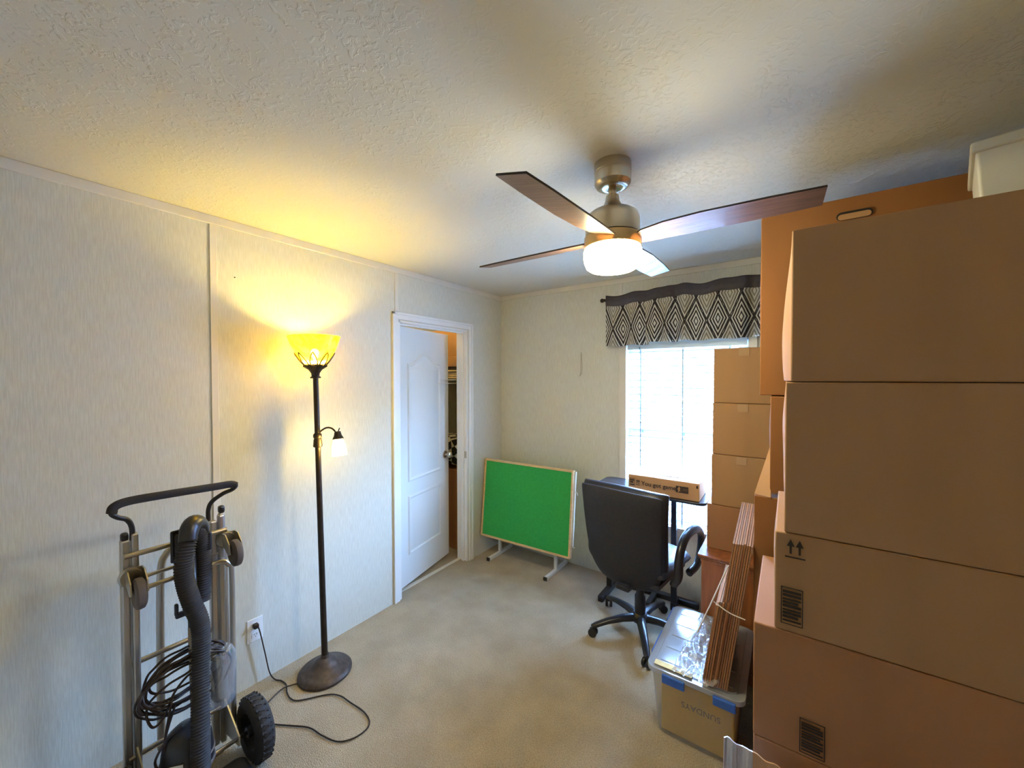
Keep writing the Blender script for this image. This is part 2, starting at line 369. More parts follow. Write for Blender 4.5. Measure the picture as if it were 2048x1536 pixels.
lathe(b, [(0.032, 0), (0.032, 0.006), (0.012, 0.01), (0.011, 0.03), (0.022, 0.036), (0.029, 0.048), (0.027, 0.062), (0.014, 0.069)], 24, KM)
struct('door_knob', b, M['nickel'], dr, smooth=True, auto=40)

# window: casing, vinyl frame, double-hung sashes, glass, stool
wd = bpy.data.objects.new('window_1', None); C.objects.link(wd); wd['kind'] = 'structure'; wd.location = (0, 0, 0)
b = new()
bx(b, (WX0 - 0.052, YB - 0.012, WZ0 - 0.0), (WX0, YB, WZ1 + 0.05)); bx(b, (WX1, YB - 0.012, WZ0), (WX1 + 0.052, YB, WZ1 + 0.05)); bx(b, (WX0, YB - 0.012, WZ1), (WX1, YB, WZ1 + 0.05))
struct('window_casing', b, M['trim'], wd, bevel=0.002)
b = new()
yf = YB + 0.07
bx(b, (WX0, yf, WZ0), (WX0 + 0.03, yf + 0.05, WZ1)); bx(b, (WX1 - 0.03, yf, WZ0), (WX1, yf + 0.05, WZ1))
bx(b, (WX0, yf, WZ0), (WX1, yf + 0.05, WZ0 + 0.035)); bx(b, (WX0, yf, WZ1 - 0.03), (WX1, yf + 0.05, WZ1))
bx(b, (WX0 + 0.03, yf, 1.195), (WX1 - 0.03, yf + 0.04, 1.245))
struct('window_frame', b, M['winvinyl'], wd, bevel=0.003)
struct('window_pane', box((WX0 + 0.03, yf + 0.02, WZ0 + 0.035), (WX1 - 0.03, yf + 0.024, 1.195)), M['glass'], wd)
struct('window_pane', box((WX0 + 0.03, yf + 0.03, 1.245), (WX1 - 0.03, yf + 0.034, WZ1 - 0.03)), M['glass'], wd)
b = new(); bx(b, (WX0 - 0.06, YB - 0.028, WZ0 - 0.02), (WX1 + 0.06, YB, WZ0 + 0.004)); bx(b, (WX0, YB, WZ0 - 0.02), (WX1, yf, WZ0 + 0.004)); bx(b, (WX0 - 0.052, YB - 0.014, WZ0 - 0.065), (WX1 + 0.052, YB, WZ0 - 0.02))
struct('window_sill', b, M['trim'], wd, bevel=0.003)

# outside: invented paved ground, pale to bounce daylight up to the ceiling; neighbouring house
tag(obj('bounce_ground', box((-30, YB + 1.0, -0.9), (35, 60, -0.8)), mat('bounce_ground', (168, 170, 168), rough=0.95, var=0.2, vscale=0.7)), kind='structure')
nb = thing('neighbouring_house', 'pale siding house with white shutters seen through the window blinds', 'house', (0.5, 8.0, -0.8))
b = new()
for k in range(26): bx(b, (-7, 0.004 * (k % 2), 0.13 * k), (5, 3.0, 0.13 * (k + 1)))
obj('wall', b, mat('house_siding', (130, 128, 140), rough=0.7, var=0.05), nb)
b = new(); prism(b, [(-0.4, 3.36), (1.6, 4.5), (3.4, 3.36)], 13.0, Matrix.Translation((-7.5, 0, 0)) @ Matrix(((0, 0, 1, 0), (1, 0, 0, 0), (0, 1, 0, 0), (0, 0, 0, 1))))
obj('roof', b, mat('roof_shingle', (150, 150, 158), rough=0.9, var=0.15, vscale=6), nb)
for wx in (-0.15, 2.5):
    b = new(); bx(b, (wx - 0.05, -0.05, 1.75), (wx + 0.85, -0.001, 2.75))
    f = obj('window', b, M['winvinyl'], nb)
    b = new()
    for i in range(3):
        for j in range(4): bx(b, (wx + 0.02 + i * 0.27, -0.062, 1.81 + j * 0.23), (wx + 0.25 + i * 0.27, -0.05, 1.81 + j * 0.23 + 0.19))
    obj('pane', b, mat('far_pane', (70, 84, 110), rough=0.1, var=0.05), f)
    for sx in (wx - 0.42, wx + 0.89):
        b = new(); bx(b, (sx, -0.03, 1.73), (sx + 0.32, 0, 2.77)); obj('shutter', b, mat('far_shutter', (120, 110, 150), rough=0.6, var=0.05), nb)
# ------------------------------------------------------------------ ceiling fan
FX, FY = 1.774, 1.412
fan = thing('ceiling_fan', 'brushed nickel ceiling fan with four dark wood blades and lit drum light', 'ceiling fan', (FX, FY, H))
b = new(); lathe(b, [(0.068, 0), (0.068, -0.03), (0.066, -0.032), (0.066, -0.036), (0.068, -0.038), (0.067, -0.072), (0.058, -0.084), (0.042, -0.090), (0.03, -0.088), (0.02, -0.082)], 40, capb=False, capt=True)
obj('canopy', b, M['nickel'], fan, smooth=True, auto=35)
b = new(); lathe(b, [(0.014, -0.05), (0.014, -0.135)], 20); obj('downrod', b, M['nickel'], fan, smooth=True, auto=40)
b = new(); lathe(b, [(0.020, -0.115), (0.024, -0.118), (0.027, -0.140), (0.034, -0.155), (0.052, -0.168), (0.078, -0.180), (0.094, -0.192), (0.100, -0.210), (0.100, -0.268)], 48)
obj('motor_housing', b, M['nickel'], fan, smooth=True, auto=35)
b = new(); lathe(b, [(0.097, -0.268), (0.097, -0.273)], 48); obj('groove', b, M['darkgap'], fan, smooth=True, auto=35)
b = new(); lathe(b, [(0.104, -0.273), (0.1045, -0.276), (0.1045, -0.312), (0.103, -0.314)], 48, capt=True)
obj('light_band', b, M['nickelband'], fan, smooth=True, auto=35)
b = new(); lathe(b, [(0.101, -0.3145), (0.106, -0.325), (0.1065, -0.345), (0.103, -0.365), (0.095, -0.384), (0.082, -0.393), (0.05, -0.398), (0.02, -0.399)], 48)
ss = obj('lamp_shade', b, None, fan, smooth=True, mats=[None])
m = emis('lit_opal_glass', (1.0, 0.92, 0.62), 44.0); ss.data.materials.clear(); ss.data.materials.append(m)
zb = -0.282; pit = 0.20; off = -0.028
def blade_outline():
    top = [(0.075, 0.052), (0.13, 0.055), (0.30, 0.056), (0.50, 0.052), (0.622, 0.045)]
    bot = [(0.630, -0.045), (0.5, -0.053), (0.32, -0.058), (0.2, -0.050), (0.12, -0.03), (0.085, -0.005)]
    return top + bot
for k in range(4):
    a = off + k * PI / 2
    Mx = Matrix.Translation((-0.004, -0.002, zb - 0.004)) @ Matrix.Rotation(0.018, 4, 'X') @ Matrix.Rotation(0.013, 4, 'Y') @ Matrix.Rotation(a, 4, 'Z') @ Matrix.Rotation(-pit, 4, 'X')
    b = new(); prism(b, blade_outline(), 0.006, Mx)
    bl = obj('blade', b, None, fan, mats=[M['blade'], M['bladeedge']])
    for p in bl.data.polygons:
        if len(p.vertices) == 4: p.material_index = 1
# ------------------------------------------------------------------ torchiere floor lamp
lx, ly = 0.228, 1.130
lamp = thing('floor_lamp', 'dark bronze torchiere floor lamp with lit glass bowl and side reading light', 'floor lamp', (lx, ly, 0))
tilt = Vector((-0.026, -0.022, 1.60)).normalized()
def onpole(z, dx=0, dy=0): return Vector((tilt.x / tilt.z * z + dx, tilt.y / tilt.z * z + dy, z))
b = new(); lathe(b, [(0.132, 0.0), (0.138, 0.004), (0.138, 0.014), (0.13, 0.024), (0.115, 0.032), (0.108, 0.033), (0.098, 0.040), (0.076, 0.050), (0.066, 0.056), (0.050, 0.072), (0.040, 0.080), (0.024, 0.090), (0.020, 0.104)], 56)
obj('base', b, M['basemetal'], lamp, smooth=True, auto=28)
RM = Vector((0, 0, 1)).rotation_difference(tilt).to_matrix().to_4x4()
b = new(); lathe(b, [(0.0165, 0.10), (0.0155, 0.7), (0.0145, 1.25), (0.014, 1.66)], 20, RM)
obj('pole', b, M['bronze'], lamp, smooth=True, auto=40)
b = new(); lathe(b, [(0.018, 1.26), (0.024, 1.265), (0.021, 1.30), (0.018, 1.31), (0.022, 1.315), (0.022, 1.33), (0.016, 1.338)], 20, RM)
obj('collar', b, M['bronze'], lamp, smooth=True, auto=40)
b = new(); lathe(b, [(0.027, 1.640), (0.027, 1.648), (0.020, 1.652), (0.022, 1.668), (0.034, 1.686), (0.052, 1.698), (0.056, 1.706), (0.053, 1.716), (0.04, 1.72)], 32, RM)
for k in range(14):
    a = 2 * PI * k / 14; lathe(b, [(0.002, -0.008), (0.007, -0.004), (0.008, 0), (0.006, 0.006), (0.002, 0.009)], 8, RM @ Matrix.Translation((0.054 * math.cos(a), 0.054 * math.sin(a), 1.708)))
obj('fitter', b, M['bronze'], lamp, smooth=True, auto=40)
bowlp = [(0.05, 1.712), (0.068, 1.734), (0.088, 1.766), (0.106, 1.800), (0.119, 1.834), (0.129, 1.862), (0.132, 1.868)]
def bowlr(z):
    for (r0, z0), (r1, z1) in zip(bowlp, bowlp[1:]):
        if z <= z1: return r0 + (r1 - r0) * (z - z0) / (z1 - z0)
    return bowlp[-1][0]
b = new()
for k in range(8):                                    # wire leaf outlines around the bowl
    a0 = 2 * PI * k / 8 + 0.2
    pts = []
    for t in range(-8, 9):
        s = t / 8; z = 1.712 + 0.066 * (1 - abs(s)) ** 0.75; w = 0.30 * math.copysign((abs(s)) ** 0.9, s) * (1 if True else 0)
        w = 0.30 * s * (1.15 - 0.15 * abs(s)); r = bowlr(z) + 0.005
        a = a0 + w; pts.append(RM @ Vector((r * math.cos(a), r * math.sin(a), z)))
    tube(b, pts, 0.0034, 6)
obj('leaf_crown', b, M['bronze'], lamp, smooth=True)
b = new()
outer = bowlp; inner = [(r - 0.004, z + 0.002) for r, z in reversed(bowlp[1:])]
rings = []
prof = outer + inner
lathe(b, prof, 48, RM, capb=True, capt=False)
GB = bpy.data.materials.new('amber_bowl_glass'); GB.use_nodes = True; nt = GB.node_tree; nt.nodes.clear(); N = nt.nodes.new; L = nt.links.new
oo = N('ShaderNodeOutputMaterial'); tl = N('ShaderNodeBsdfTranslucent'); tp = N('ShaderNodeBsdfTransparent'); gl = N('ShaderNodeBsdfGlossy'); gl.inputs['Roughness'].default_value = 0.1
nz = N('ShaderNodeTexNoise'); nz.inputs['Scale'].default_value = 7; nz.inputs['Distortion'].default_value = 3.5; nz.inputs['Detail'].default_value = 3
tcn = N('ShaderNodeTexCoord'); L(tcn.outputs['Object'], nz.inputs['Vector'])
rp = N('ShaderNodeValToRGB'); rp.color_ramp.elements[0].position = 0.42; rp.color_ramp.elements[1].position = 0.6
rp.color_ramp.elements[0].color = (0.80, 0.62, 0.07, 1); rp.color_ramp.elements[1].color = (0.92, 0.86, 0.22, 1); L(nz.outputs['Fac'], rp.inputs[0]); L(rp.outputs[0], tl.inputs[0])
tp.inputs[0].default_value = (1.0, 0.86, 0.3, 1)
m1 = N('ShaderNodeMixShader'); m1.inputs[0].default_value = 0.28; L(tl.outputs[0], m1.inputs[1]); L(tp.outputs[0], m1.inputs[2])
m2 = N('ShaderNodeMixShader'); m2.inputs[0].default_value = 0.06; L(m1.outputs[0], m2.inputs[1]); L(gl.outputs[0], m2.inputs[2]); L(m2.outputs[0], oo.inputs[0])
obj('glass_bowl', b, GB, lamp, smooth=True, auto=50)
BULB = emis('warm_bulb', (1.0, 0.72, 0.10), 560.0)
b = new(); lathe(b, [(0.008, 1.725), (0.010, 1.745), (0.020, 1.765), (0.022, 1.782), (0.016, 1.798), (0.005, 1.803)], 20, RM)
obj('bulb', b, BULB, lamp, smooth=True)
# side reading light on a curved arm
hd = Vector((0.80, 0.60, 0)).normalized()
p0 = onpole(1.305)
arm = [p0 + hd * t + Vector((0, 0, z)) for t, z in ((0.0, 0.02), (0.02, 0.045), (0.05, 0.062), (0.078, 0.058), (0.098, 0.038), (0.106, 0.02))]
b = new(); tube(b, smoothpath(arm, 6), 0.0048, 10); obj('side_arm', b, M['bronze'], lamp, smooth=True)
hc = p0 + hd * 0.112 + Vector((0, 0, 0.0))
b = new(); lathe(b, [(0.012, 0.042), (0.016, 0.040), (0.020, 0.02), (0.030, 0.0)], 24, Matrix.Translation(hc) @ Matrix.Rotation(-0.15, 4, 'Y'), capb=True)
tube(b, [hc + Vector((0, 0, 0.04)), hc + hd * 0.008 + Vector((0, 0, 0.06))], 0.003, 8)
obj('side_socket', b, M['bronze'], lamp, smooth=True, auto=40)
GS = mixmat('side_shade_glass', (255, 236, 170), transp=0.5, translucent=1.0, gloss=0.15, rough=0.1)
b = new(); lathe(b, [(0.022, -0.002), (0.031, -0.02), (0.037, -0.05), (0.040, -0.092)], 28, Matrix.Translation(hc) @ Matrix.Rotation(-0.15, 4, 'Y'), capb=False, capt=False)
obj('side_shade', b, GS, lamp, smooth=True)
b = new(); lathe(b, [(0.004, -0.005), (0.010, -0.018), (0.016, -0.036), (0.013, -0.052), (0.004, -0.058)], 18, Matrix.Translation(hc) @ Matrix.Rotation(-0.15, 4, 'Y'))
obj('side_bulb', b, emis('side_bulb', (1.0, 0.76, 0.24), 330.0), lamp, smooth=True)
# cord
A = [(0.022, 0.868, 0.322), (0.032, 0.880, 0.30), (0.034, 0.905, 0.16), (0.036, 0.925, 0.045), (0.062, 0.94, 0.008), (0.10, 0.957, 0.006), (0.149, 0.959, 0.006), (0.205, 0.938, 0.006), (0.265, 0.93, 0.006), (0.312, 0.952, 0.006), (0.393, 1.052, 0.006), (0.451, 1.085, 0.006), (0.53, 1.092, 0.006), (0.64, 1.099, 0.006), (0.71, 1.081, 0.006), (0.732, 1.042, 0.006), (0.721, 0.986, 0.006), (0.679, 0.939, 0.006), (0.595, 0.915, 0.006), (0.504, 0.9, 0.006), (0.421, 0.854, 0.006), (0.345, 0.81, 0.006), (0.285, 0.785, 0.006), (0.24, 0.785, 0.006), (0.215, 0.81, 0.006), (0.19, 0.86, 0.006), (0.17, 0.93, 0.012), (0.18, 0.975, 0.008), (0.20, 1.01, 0.006)]
b = new(); tube(b, [p - Vector((lx, ly, 0)) for p in smoothpath(A, 8)], 0.0032, 8)
cord = obj('power_cord', b, M['blackcord'], lamp, smooth=True)
b = new(); bx(b, (0.006 - lx, 0.856 - ly, 0.310), (0.034 - lx, 0.880 - ly, 0.334)); obj('plug', b, M['blackcord'], cord, bevel=0.005)
# outlet
ol = thing('wall_outlet', 'white duplex outlet low on the left wall with a dark plug in it', 'wall outlet', (0, 0.870, 0.295))
b = new(); bx(b, (0, -0.038, -0.062), (0.006, 0.038, 0.062)); obj('cover_plate', b, M['white'], ol, bevel=0.003)
for dz in (0.0265, -0.0265):
    b = new(); prism(b, rrect(-0.0165, -0.014, 0.0165, 0.014, 0.007), 0.003, Matrix.Translation((0.0055, 0, dz)) @ Matrix(((0, 0, 1, 0), (1, 0, 0, 0), (0, 1, 0, 0), (0, 0, 0, 1))))
    s_ = obj('socket', b, M['white'], ol)
    b = new(); bx(b, (0.0084, -0.007, dz + 0.001), (0.0088, -0.005, dz + 0.009)); bx(b, (0.0084, 0.005, dz + 0.001), (0.0088, 0.007, dz + 0.009)); lathe(b, [(0.002, 0), (0.002, 0.0005)], 10, Matrix.Translation((0.0084, 0, dz - 0.007)) @ Matrix.Rotation(PI / 2, 4, 'Y'))
    obj('slots', b, M['darkgap'], s_)

# ------------------------------------------------------------------ hand truck by the left wall
ht = thing('hand_truck', 'folding aluminium hand truck with black foam handle leaning by the left wall', 'hand truck', (0.34, 0.49, 0))
def ho(name, bm, m, par=ht, **k):
    bmesh.ops.translate(bm, verts=bm.verts, vec=(-0.34, -0.49, 0)); return obj(name, bm, m, par, **k)
for y, zt in ((0.338, 1.055), (0.612, 1.045)):
    b = new(); s = 1 if y < 0.5 else -1
    bx(b, (0.275, y - 0.020, 0.04), (0.305, y + 0.006, zt - 0.02)); bx(b, (0.283, y + 0.008, 0.04), (0.311, y + 0.030, zt + 0.0))
    ho('side_rail', b, M['alu'], bevel=0.006)
b = new(); bx(b, (0.277, 0.320, 1.03), (0.304, 0.342, 1.062)); ho('rail_cap', b, M['blackpl'], bevel=0.008)
b = new(); bx(b, (0.277, 0.625, 1.05), (0.304, 0.648, 1.082)); ho('rail_cap', b, M['blackpl'], bevel=0.008)
b = new(); bx(b, (0.278, 0.626, 0.75), (0.303, 0.647, 1.05)); ho('rail_sleeve', b, M['alu'], bevel=0.004)
hp = [(0.297, 0.352, 1.03), (0.30, 0.350, 1.08), (0.315, 0.335, 1.115), (0.33, 0.308, 1.135), (0.335, 0.292, 1.155), (0.335, 0.300, 1.177), (0.335, 0.340, 1.188), (0.335, 0.45, 1.186), (0.335, 0.60, 1.180), (0.335, 0.655, 1.178), (0.335, 0.678, 1.168), (0.33, 0.665, 1.152), (0.32, 0.635, 1.140), (0.305, 0.60, 1.112), (0.299, 0.588, 1.08), (0.297, 0.588, 1.03)]
b = new(); tube(b, smoothpath(hp, 8), 0.0085, 14); hdl = ho('handle', b, M['blackpl'], smooth=True)
b = new(); tube(b, smoothpath(hp[4:11], 8), 0.0155, 16); obj('foam_grip', b, M['foam'], hdl, smooth=True); 
g = hdl.children[0]; g.data.transform(Matrix.Translation((-0.34, -0.49, 0)))
for (y0, z0, y1, z1, r, x) in ((0.322, 0.985, 0.640, 0.985, 0.010, 0.335), (0.385, 0.845, 0.60, 0.850, 0.009, 0.33), (0.34, 0.878, 0.62, 0.880, 0.007, 0.30), (0.33, 0.20, 0.62, 0.20, 0.010, 0.30), (0.33, 0.55, 0.62, 0.55, 0.010, 0.285)):
    b = new(); tube(b, [(x, y0, z0), (x, y1, z1)], r, 12); ho('crossbar', b, M['steel'], smooth=True, auto=50)
b = new(); tube(b, smoothpath([(0.33, 0.56, 0.852), (0.33, 0.625, 0.848), (0.33, 0.650, 0.825), (0.33, 0.660, 0.78), (0.33, 0.660, 0.35), (0.33, 0.660, 0.10)], 6), 0.0105, 12)
ho('nose_frame', b, M['alu'], smooth=True)
b = new(); tube(b, smoothpath([(0.20, 0.445, 0.10), (0.20, 0.447, 0.50), (0.20, 0.452, 0.83), (0.20, 0.470, 0.905), (0.20, 0.505, 0.925), (0.20, 0.56, 0.930), (0.20, 0.66, 0.932)], 8), 0.0135, 14)
ho('rear_frame', b, M['alu'], smooth=True)
b = new(); tube(b, [(0.20, 0.66, 0.932), (0.20, 0.675, 0.90), (0.20, 0.68, 0.10)], 0.0135, 12); ho('rear_frame', b, M['alu'], smooth=True)
for s in (0, 1):
    cy, cz = ((0.352, 0.868), (0.655, 0.905))[s]
    cx = 0.375
    fr = new()
    lathe(fr, [(0.036, 0), (0.036, 0.006), (0.03, 0.012)], 24, Matrix.Translation((0.312, cy - 0.01, cz + 0.03)) @ Matrix.Rotation(PI / 2, 4, 'Y'))
    for dy in (-0.026, 0.020):
        prism(fr, [(0.0, 0.06), (0.035, 0.062), (0.075, 0.03), (0.085, -0.01), (0.065, -0.02), (0.03, 0.0), (0.0, 0.01)], 0.004, Matrix.Translation((0.318, cy + dy, cz)) @ Matrix(((1, 0, 0, 0), (0, 0, 1, 0), (0, 1, 0, 0), (0, 0, 0, 1))))
    bx(fr, (0.316, cy - 0.026, cz + 0.005), (0.322, cy + 0.024, cz + 0.062))
    fk = ho('caster_fork', fr, M['steel'], smooth=True, auto=30)
    w = new(); lathe(w, [(0.020, -0.015), (0.045, -0.0155), (0.054, -0.010), (0.056, 0), (0.054, 0.010), (0.045, 0.0155), (0.020, 0.015)], 32, Matrix.Translation((cx + 0.016, cy - 0.001, cz - 0.012)) @ Matrix.Rotation(PI / 2, 4, 'X'))
    bmesh.ops.translate(w, verts=w.verts, vec=(-0.34, -0.49, 0)); obj('caster_wheel', w, M['casterrub'], fk, smooth=True, auto=40)
for wy in (0.295, 0.70):
    b = new(); W0 = Matrix.Translation((0.45, wy, 0.130)) @ Matrix.Rotation(PI / 2, 4, 'X')
    lathe(b, [(0.070, -0.030), (0.088, -0.036), (0.108, -0.034), (0.122, -0.022), (0.1285, -0.008), (0.1285, 0.008), (0.122, 0.022), (0.108, 0.034), (0.088, 0.036), (0.070, 0.030)], 56, W0, capb=False, capt=False)
    for k in range(56):
        a = 2 * PI * k / 56
        bx(b, (-0.003, -0.024, 0.1235), (0.003, 0.024, 0.1305), Matrix.Translation((0.45, wy, 0.130)) @ Matrix.Rotation(a, 4, 'Y') @ Matrix.Rotation(0.5 * (-1) ** k, 4, 'Z'))
    wh = ho('wheel', b, M['blackrub'], smooth=True, auto=40)
    b = new(); lathe(b, [(0.014, -0.034), (0.020, -0.034), (0.024, -0.012), (0.060, -0.010), (0.071, -0.028), (0.071, 0.028), (0.060, 0.010), (0.024, 0.012), (0.020, 0.034), (0.014, 0.034)], 32, W0)
    bmesh.ops.translate(b, verts=b.verts, vec=(-0.34, -0.49, 0)); obj('hub', b, M['blackpl'], wh, smooth=True, auto=35)
b = new(); tube(b, [(0.45, 0.26, 0.13), (0.45, 0.74, 0.13)], 0.008, 10); ho('axle', b, M['steel'], smooth=True)
for y in (0.35, 0.63):
    b = new(); prism(b, [(0.28, 0.24), (0.31, 0.24), (0.47, 0.15), (0.47, 0.11), (0.28, 0.08)], 0.005, Matrix.Translation((0, y, 0)) @ Matrix(((1, 0, 0, 0), (0, 0, 1, 0), (0, 1, 0, 0), (0, 0, 0, 1))))
    ho('axle_bracket', b, M['alu'])
b = new(); bx(b, (0.06, 0.34, 0.001), (0.31, 0.63, 0.010)); ho('toe_plate', b, M['alu'], bevel=0.003)

# ------------------------------------------------------------------ upright vacuum in front of it
vx, vy = 0.53, 0.50
vc = thing('upright_vacuum', 'black upright vacuum with ribbed hose and coiled cord standing before the hand truck', 'vacuum cleaner', (vx, vy, 0))
def vo(name, bm, m, par=vc, **k):
    bmesh.ops.translate(bm, verts=bm.verts, vec=(-vx, -vy, 0)); return obj(name, bm, m, par, **k)
hose = [(0.385, 0.535, 0.74), (0.380, 0.543, 0.85), (0.385, 0.540, 0.95), (0.405, 0.520, 1.02), (0.435, 0.490, 1.035), (0.452, 0.472, 0.99), (0.455, 0.463, 0.92), (0.455, 0.470, 0.85), (0.455, 0.488, 0.77), (0.455, 0.508, 0.70), (0.462, 0.512, 0.63), (0.475, 0.506, 0.56), (0.50, 0.497, 0.49), (0.535, 0.487, 0.42), (0.56, 0.478, 0.34), (0.58, 0.471, 0.22), (0.58, 0.471, 0.11)]
path = smoothpath(hose, 26)
Ls = [0.0]
for a_, c_ in zip(path, path[1:]): Ls.append(Ls[-1] + (c_ - a_).length)
rad = [0.0285 + 0.0028 * math.sin(l * 2 * PI / 0.0092) for l in Ls]
b = new()
# resample finely for the ribs
fine = []; tot = Ls[-1]; n = 760; j = 0
for i in range(n + 1):
    s = tot * i / n
    while j < len(Ls) - 2 and Ls[j + 1] < s: j += 1
    t = (s - Ls[j]) / max(1e-9, Ls[j + 1] - Ls[j]); fine.append(path[j].lerp(path[j + 1], t))
rr = [0.0280 + 0.0030 * math.sin((tot * i / n) * 2 * PI / 0.0098) for i in range(n + 1)]
tube(b, fine, rr, 18); vo('hose', b, M['blackrub'], smooth=True)
b = new(); tube(b, smoothpath([(0.385, 0.540, 1.00), (0.395, 0.528, 1.05), (0.42, 0.505, 1.072), (0.445, 0.485, 1.060), (0.462, 0.474, 1.02)], 8), [0.028 + 0.004 * math.sin(PI * i / 32) for i in range(33)], 18)
vo('hose_elbow', b, M['blackpl'], smooth=True)
b = new(); bx(b, (0.375, 0.442, 0.925), (0.388, 0.562, 1.05)); bx(b, (0.385, 0.452, 0.955), (0.41, 0.47, 1.04)); bx(b, (0.385, 0.55, 0.945), (0.415, 0.566, 1.02)); vo('hose_holder', b, M['blackpl'], bevel=0.006)
b = new(); tube(b, [(0.405, 0.498, 0.66), (0.41, 0.503, 0.20)], 0.013, 14); vo('tube', b, mat('greige_tube', (158, 146, 124), rough=0.4, var=0.04), smooth=True)
b = new(); tube(b, [(0.392, 0.505, 0.95), (0.40, 0.502, 0.60)], 0.015, 14); vo('handle', b, M['blackpl'], smooth=True)
b = new(); bx(b, (0.395, 0.448, 0.714), (0.412, 0.50, 0.736)); bx(b, (0.395, 0.446, 0.725), (0.412, 0.458, 0.772)); vo('cord_hook', b, M['blackpl'], bevel=0.005)
for z_ in (0.50, 0.395):
    b = new(); bx(b, (0.395, 0.50, z_), (0.412, 0.615, z_ + 0.016)); vo('cord_hook', b, M['blackpl'], bevel=0.005)
b = new()
for k in range(11):                                   # coiled cord: one long winding line
    rr_ = random.uniform
    ry, rz_ = 0.125 + rr_(-0.02, 0.02), 0.070 + rr_(-0.028, 0.028); tiltk = 0.38 + rr_(-0.22, 0.22); cy, cz = 0.475 + rr_(-0.015, 0.02), 0.478 + rr_(-0.035, 0.03)
    pts = []
    for i in range(26):
        a = 2 * PI * i / 26
        yy = ry * math.cos(a); zz = rz_ * math.sin(a)
        pts.append((0.425 + rr_(-0.006, 0.006) + 0.03 * math.cos(a * 1 + k), cy + yy * math.cos(tiltk * 0.3) - zz * 0.2, cz + zz + yy * tiltk * 0.35))
    tube(b, smoothpath(pts, 3, True), 0.0042, 7, closed=True)
tube(b, smoothpath([(0.44, 0.36, 0.47), (0.44, 0.355, 0.42), (0.45, 0.37, 0.375), (0.45, 0.40, 0.39), (0.45, 0.43, 0.46), (0.45, 0.47, 0.50), (0.45, 0.50, 0.50)], 8), 0.0042, 7)
tube(b, smoothpath([(0.46, 0.43, 0.42), (0.47, 0.40, 0.33), (0.475, 0.385, 0.22), (0.47, 0.37, 0.26), (0.47, 0.40, 0.31), (0.47, 0.45, 0.335)], 8), 0.0042, 7)
tube(b, smoothpath([(0.46, 0.42, 0.44), (0.475, 0.395, 0.30), (0.48, 0.39, 0.12), (0.49, 0.37, 0.012), (0.52, 0.33, 0.006)], 8), 0.0042, 7)
vo('cord', b, M['blackcord'], smooth=True)
b = new(); lathe(b, [(0.030, 0.30), (0.050, 0.31), (0.056, 0.34), (0.058, 0.44), (0.056, 0.50), (0.045, 0.525), (0.02, 0.53)], 28, Matrix.Translation((0.42, 0.582, 0.0)))
vo('dust_cup', b, mixmat('dust_cup_plastic', (190, 200, 215), transp=0.75, gloss=0.9, rough=0.05), smooth=True, auto=40)
b = new(); lathe(b, [(0.02, 0.32), (0.03, 0.34), (0.026, 0.48), (0.01, 0.50)], 20, Matrix.Translation((0.42, 0.582, 0.0)))
vo('filter', b, mat('grey_filter', (120, 118, 112), rough=0.9, var=0.2, vscale=80), smooth=True)
b = new(); lathe(b, [(0.060, 0.143), (0.076, 0.150), (0.082, 0.17), (0.080, 0.22), (0.074, 0.27), (0.060, 0.305), (0.038, 0.325), (0.010, 0.332)], 36, Matrix.Translation((0.470, 0.462, 0.0)))
body = vo('motor_body', b, M['blackpl'], smooth=True, auto=50)
b = new(); lathe(b, [(0.082, 0.165), (0.085, 0.168), (0.085, 0.176), (0.082, 0.180)], 36, Matrix.Translation((0.470, 0.462, 0.0))); lathe(b, [(0.081, 0.205), (0.084, 0.210), (0.081, 0.215)], 36, Matrix.Translation((0.470, 0.462, 0.0)))
bmesh.ops.translate(b, verts=b.verts, vec=(-vx, -vy, 0)); obj('trim_ring', b, M['casterrub'], body, smooth=True, auto=40)
LM = Matrix.Translation((0.470 - vx, 0.462 - vy, 0)) @ Matrix.Rotation(math.radians(-38), 4, 'Z')
b = new(); bx(b, (0.080, -0.022, 0.222), (0.0825, 0.022, 0.246), LM); obj('rating_label', b, M['strap'], body)
b = new(); prism(b, rrect(0.47, 0.355, 0.78, 0.645, 0.04, 6), 0.075); 
for v in b.verts:
    if v.co.z > 0.05 and v.co.x > 0.6: v.co.z = 0.055
bmesh.ops.translate(b, verts=b.verts, vec=(0, 0, 0.003)); vo('floor_head', b, M['blackpl'], smooth=True, auto=40, bevel=0.012, bseg=3)

# ------------------------------------------------------------------ green felt board on white stand
fb = thing('felt_board', 'green felt board in a pine frame on a white metal stand', 'board', (0.45, 2.80, 0))
# board plane: near edge x 0.03..0.90, slightly turned and leaning back
Pb = {'bl': Vector((0.025, 2.725, 0.185)), 'br': Vector((0.925, 2.745, 0.215)), 'tl': Vector((0.012, 2.800, 0.882)), 'tr': Vector((0.905, 2.860, 0.894))}
ux = (Pb['br'] - Pb['bl']); bw = 0.895; uz = (Pb['tl'] - Pb['bl']); bh = 0.70
X_ = Vector((0.9990, 0.040, 0.0)).normalized(); Z_ = Vector((-0.006, 0.105, 0.99)); Z_ = (Z_ - X_ * Z_.dot(X_)).normalized(); Y_ = Z_.cross(X_)
BM = Matrix((X_, Y_, Z_)).transposed().to_4x4(); BM.translation = Vector((0.022, 2.722, 0.19)) - Vector((0.45, 2.80, 0))
b = new(); bx(b, (0.012, 0.002, 0.012), (bw - 0.012, 0.016, bh - 0.012), BM); obj('felt_panel', b, M['green'], fb)
b = new(); w_ = 0.017
bx(b, (0, -0.006, 0), (w_, 0.030, bh), BM); bx(b, (bw - w_, -0.006, 0), (bw, 0.030, bh), BM); bx(b, (w_, -0.006, 0), (bw - w_, 0.030, w_), BM); bx(b, (w_, -0.006, bh - w_), (bw - w_, 0.030, bh), BM)
obj('frame', b, M['pine'], fb, bevel=0.002)
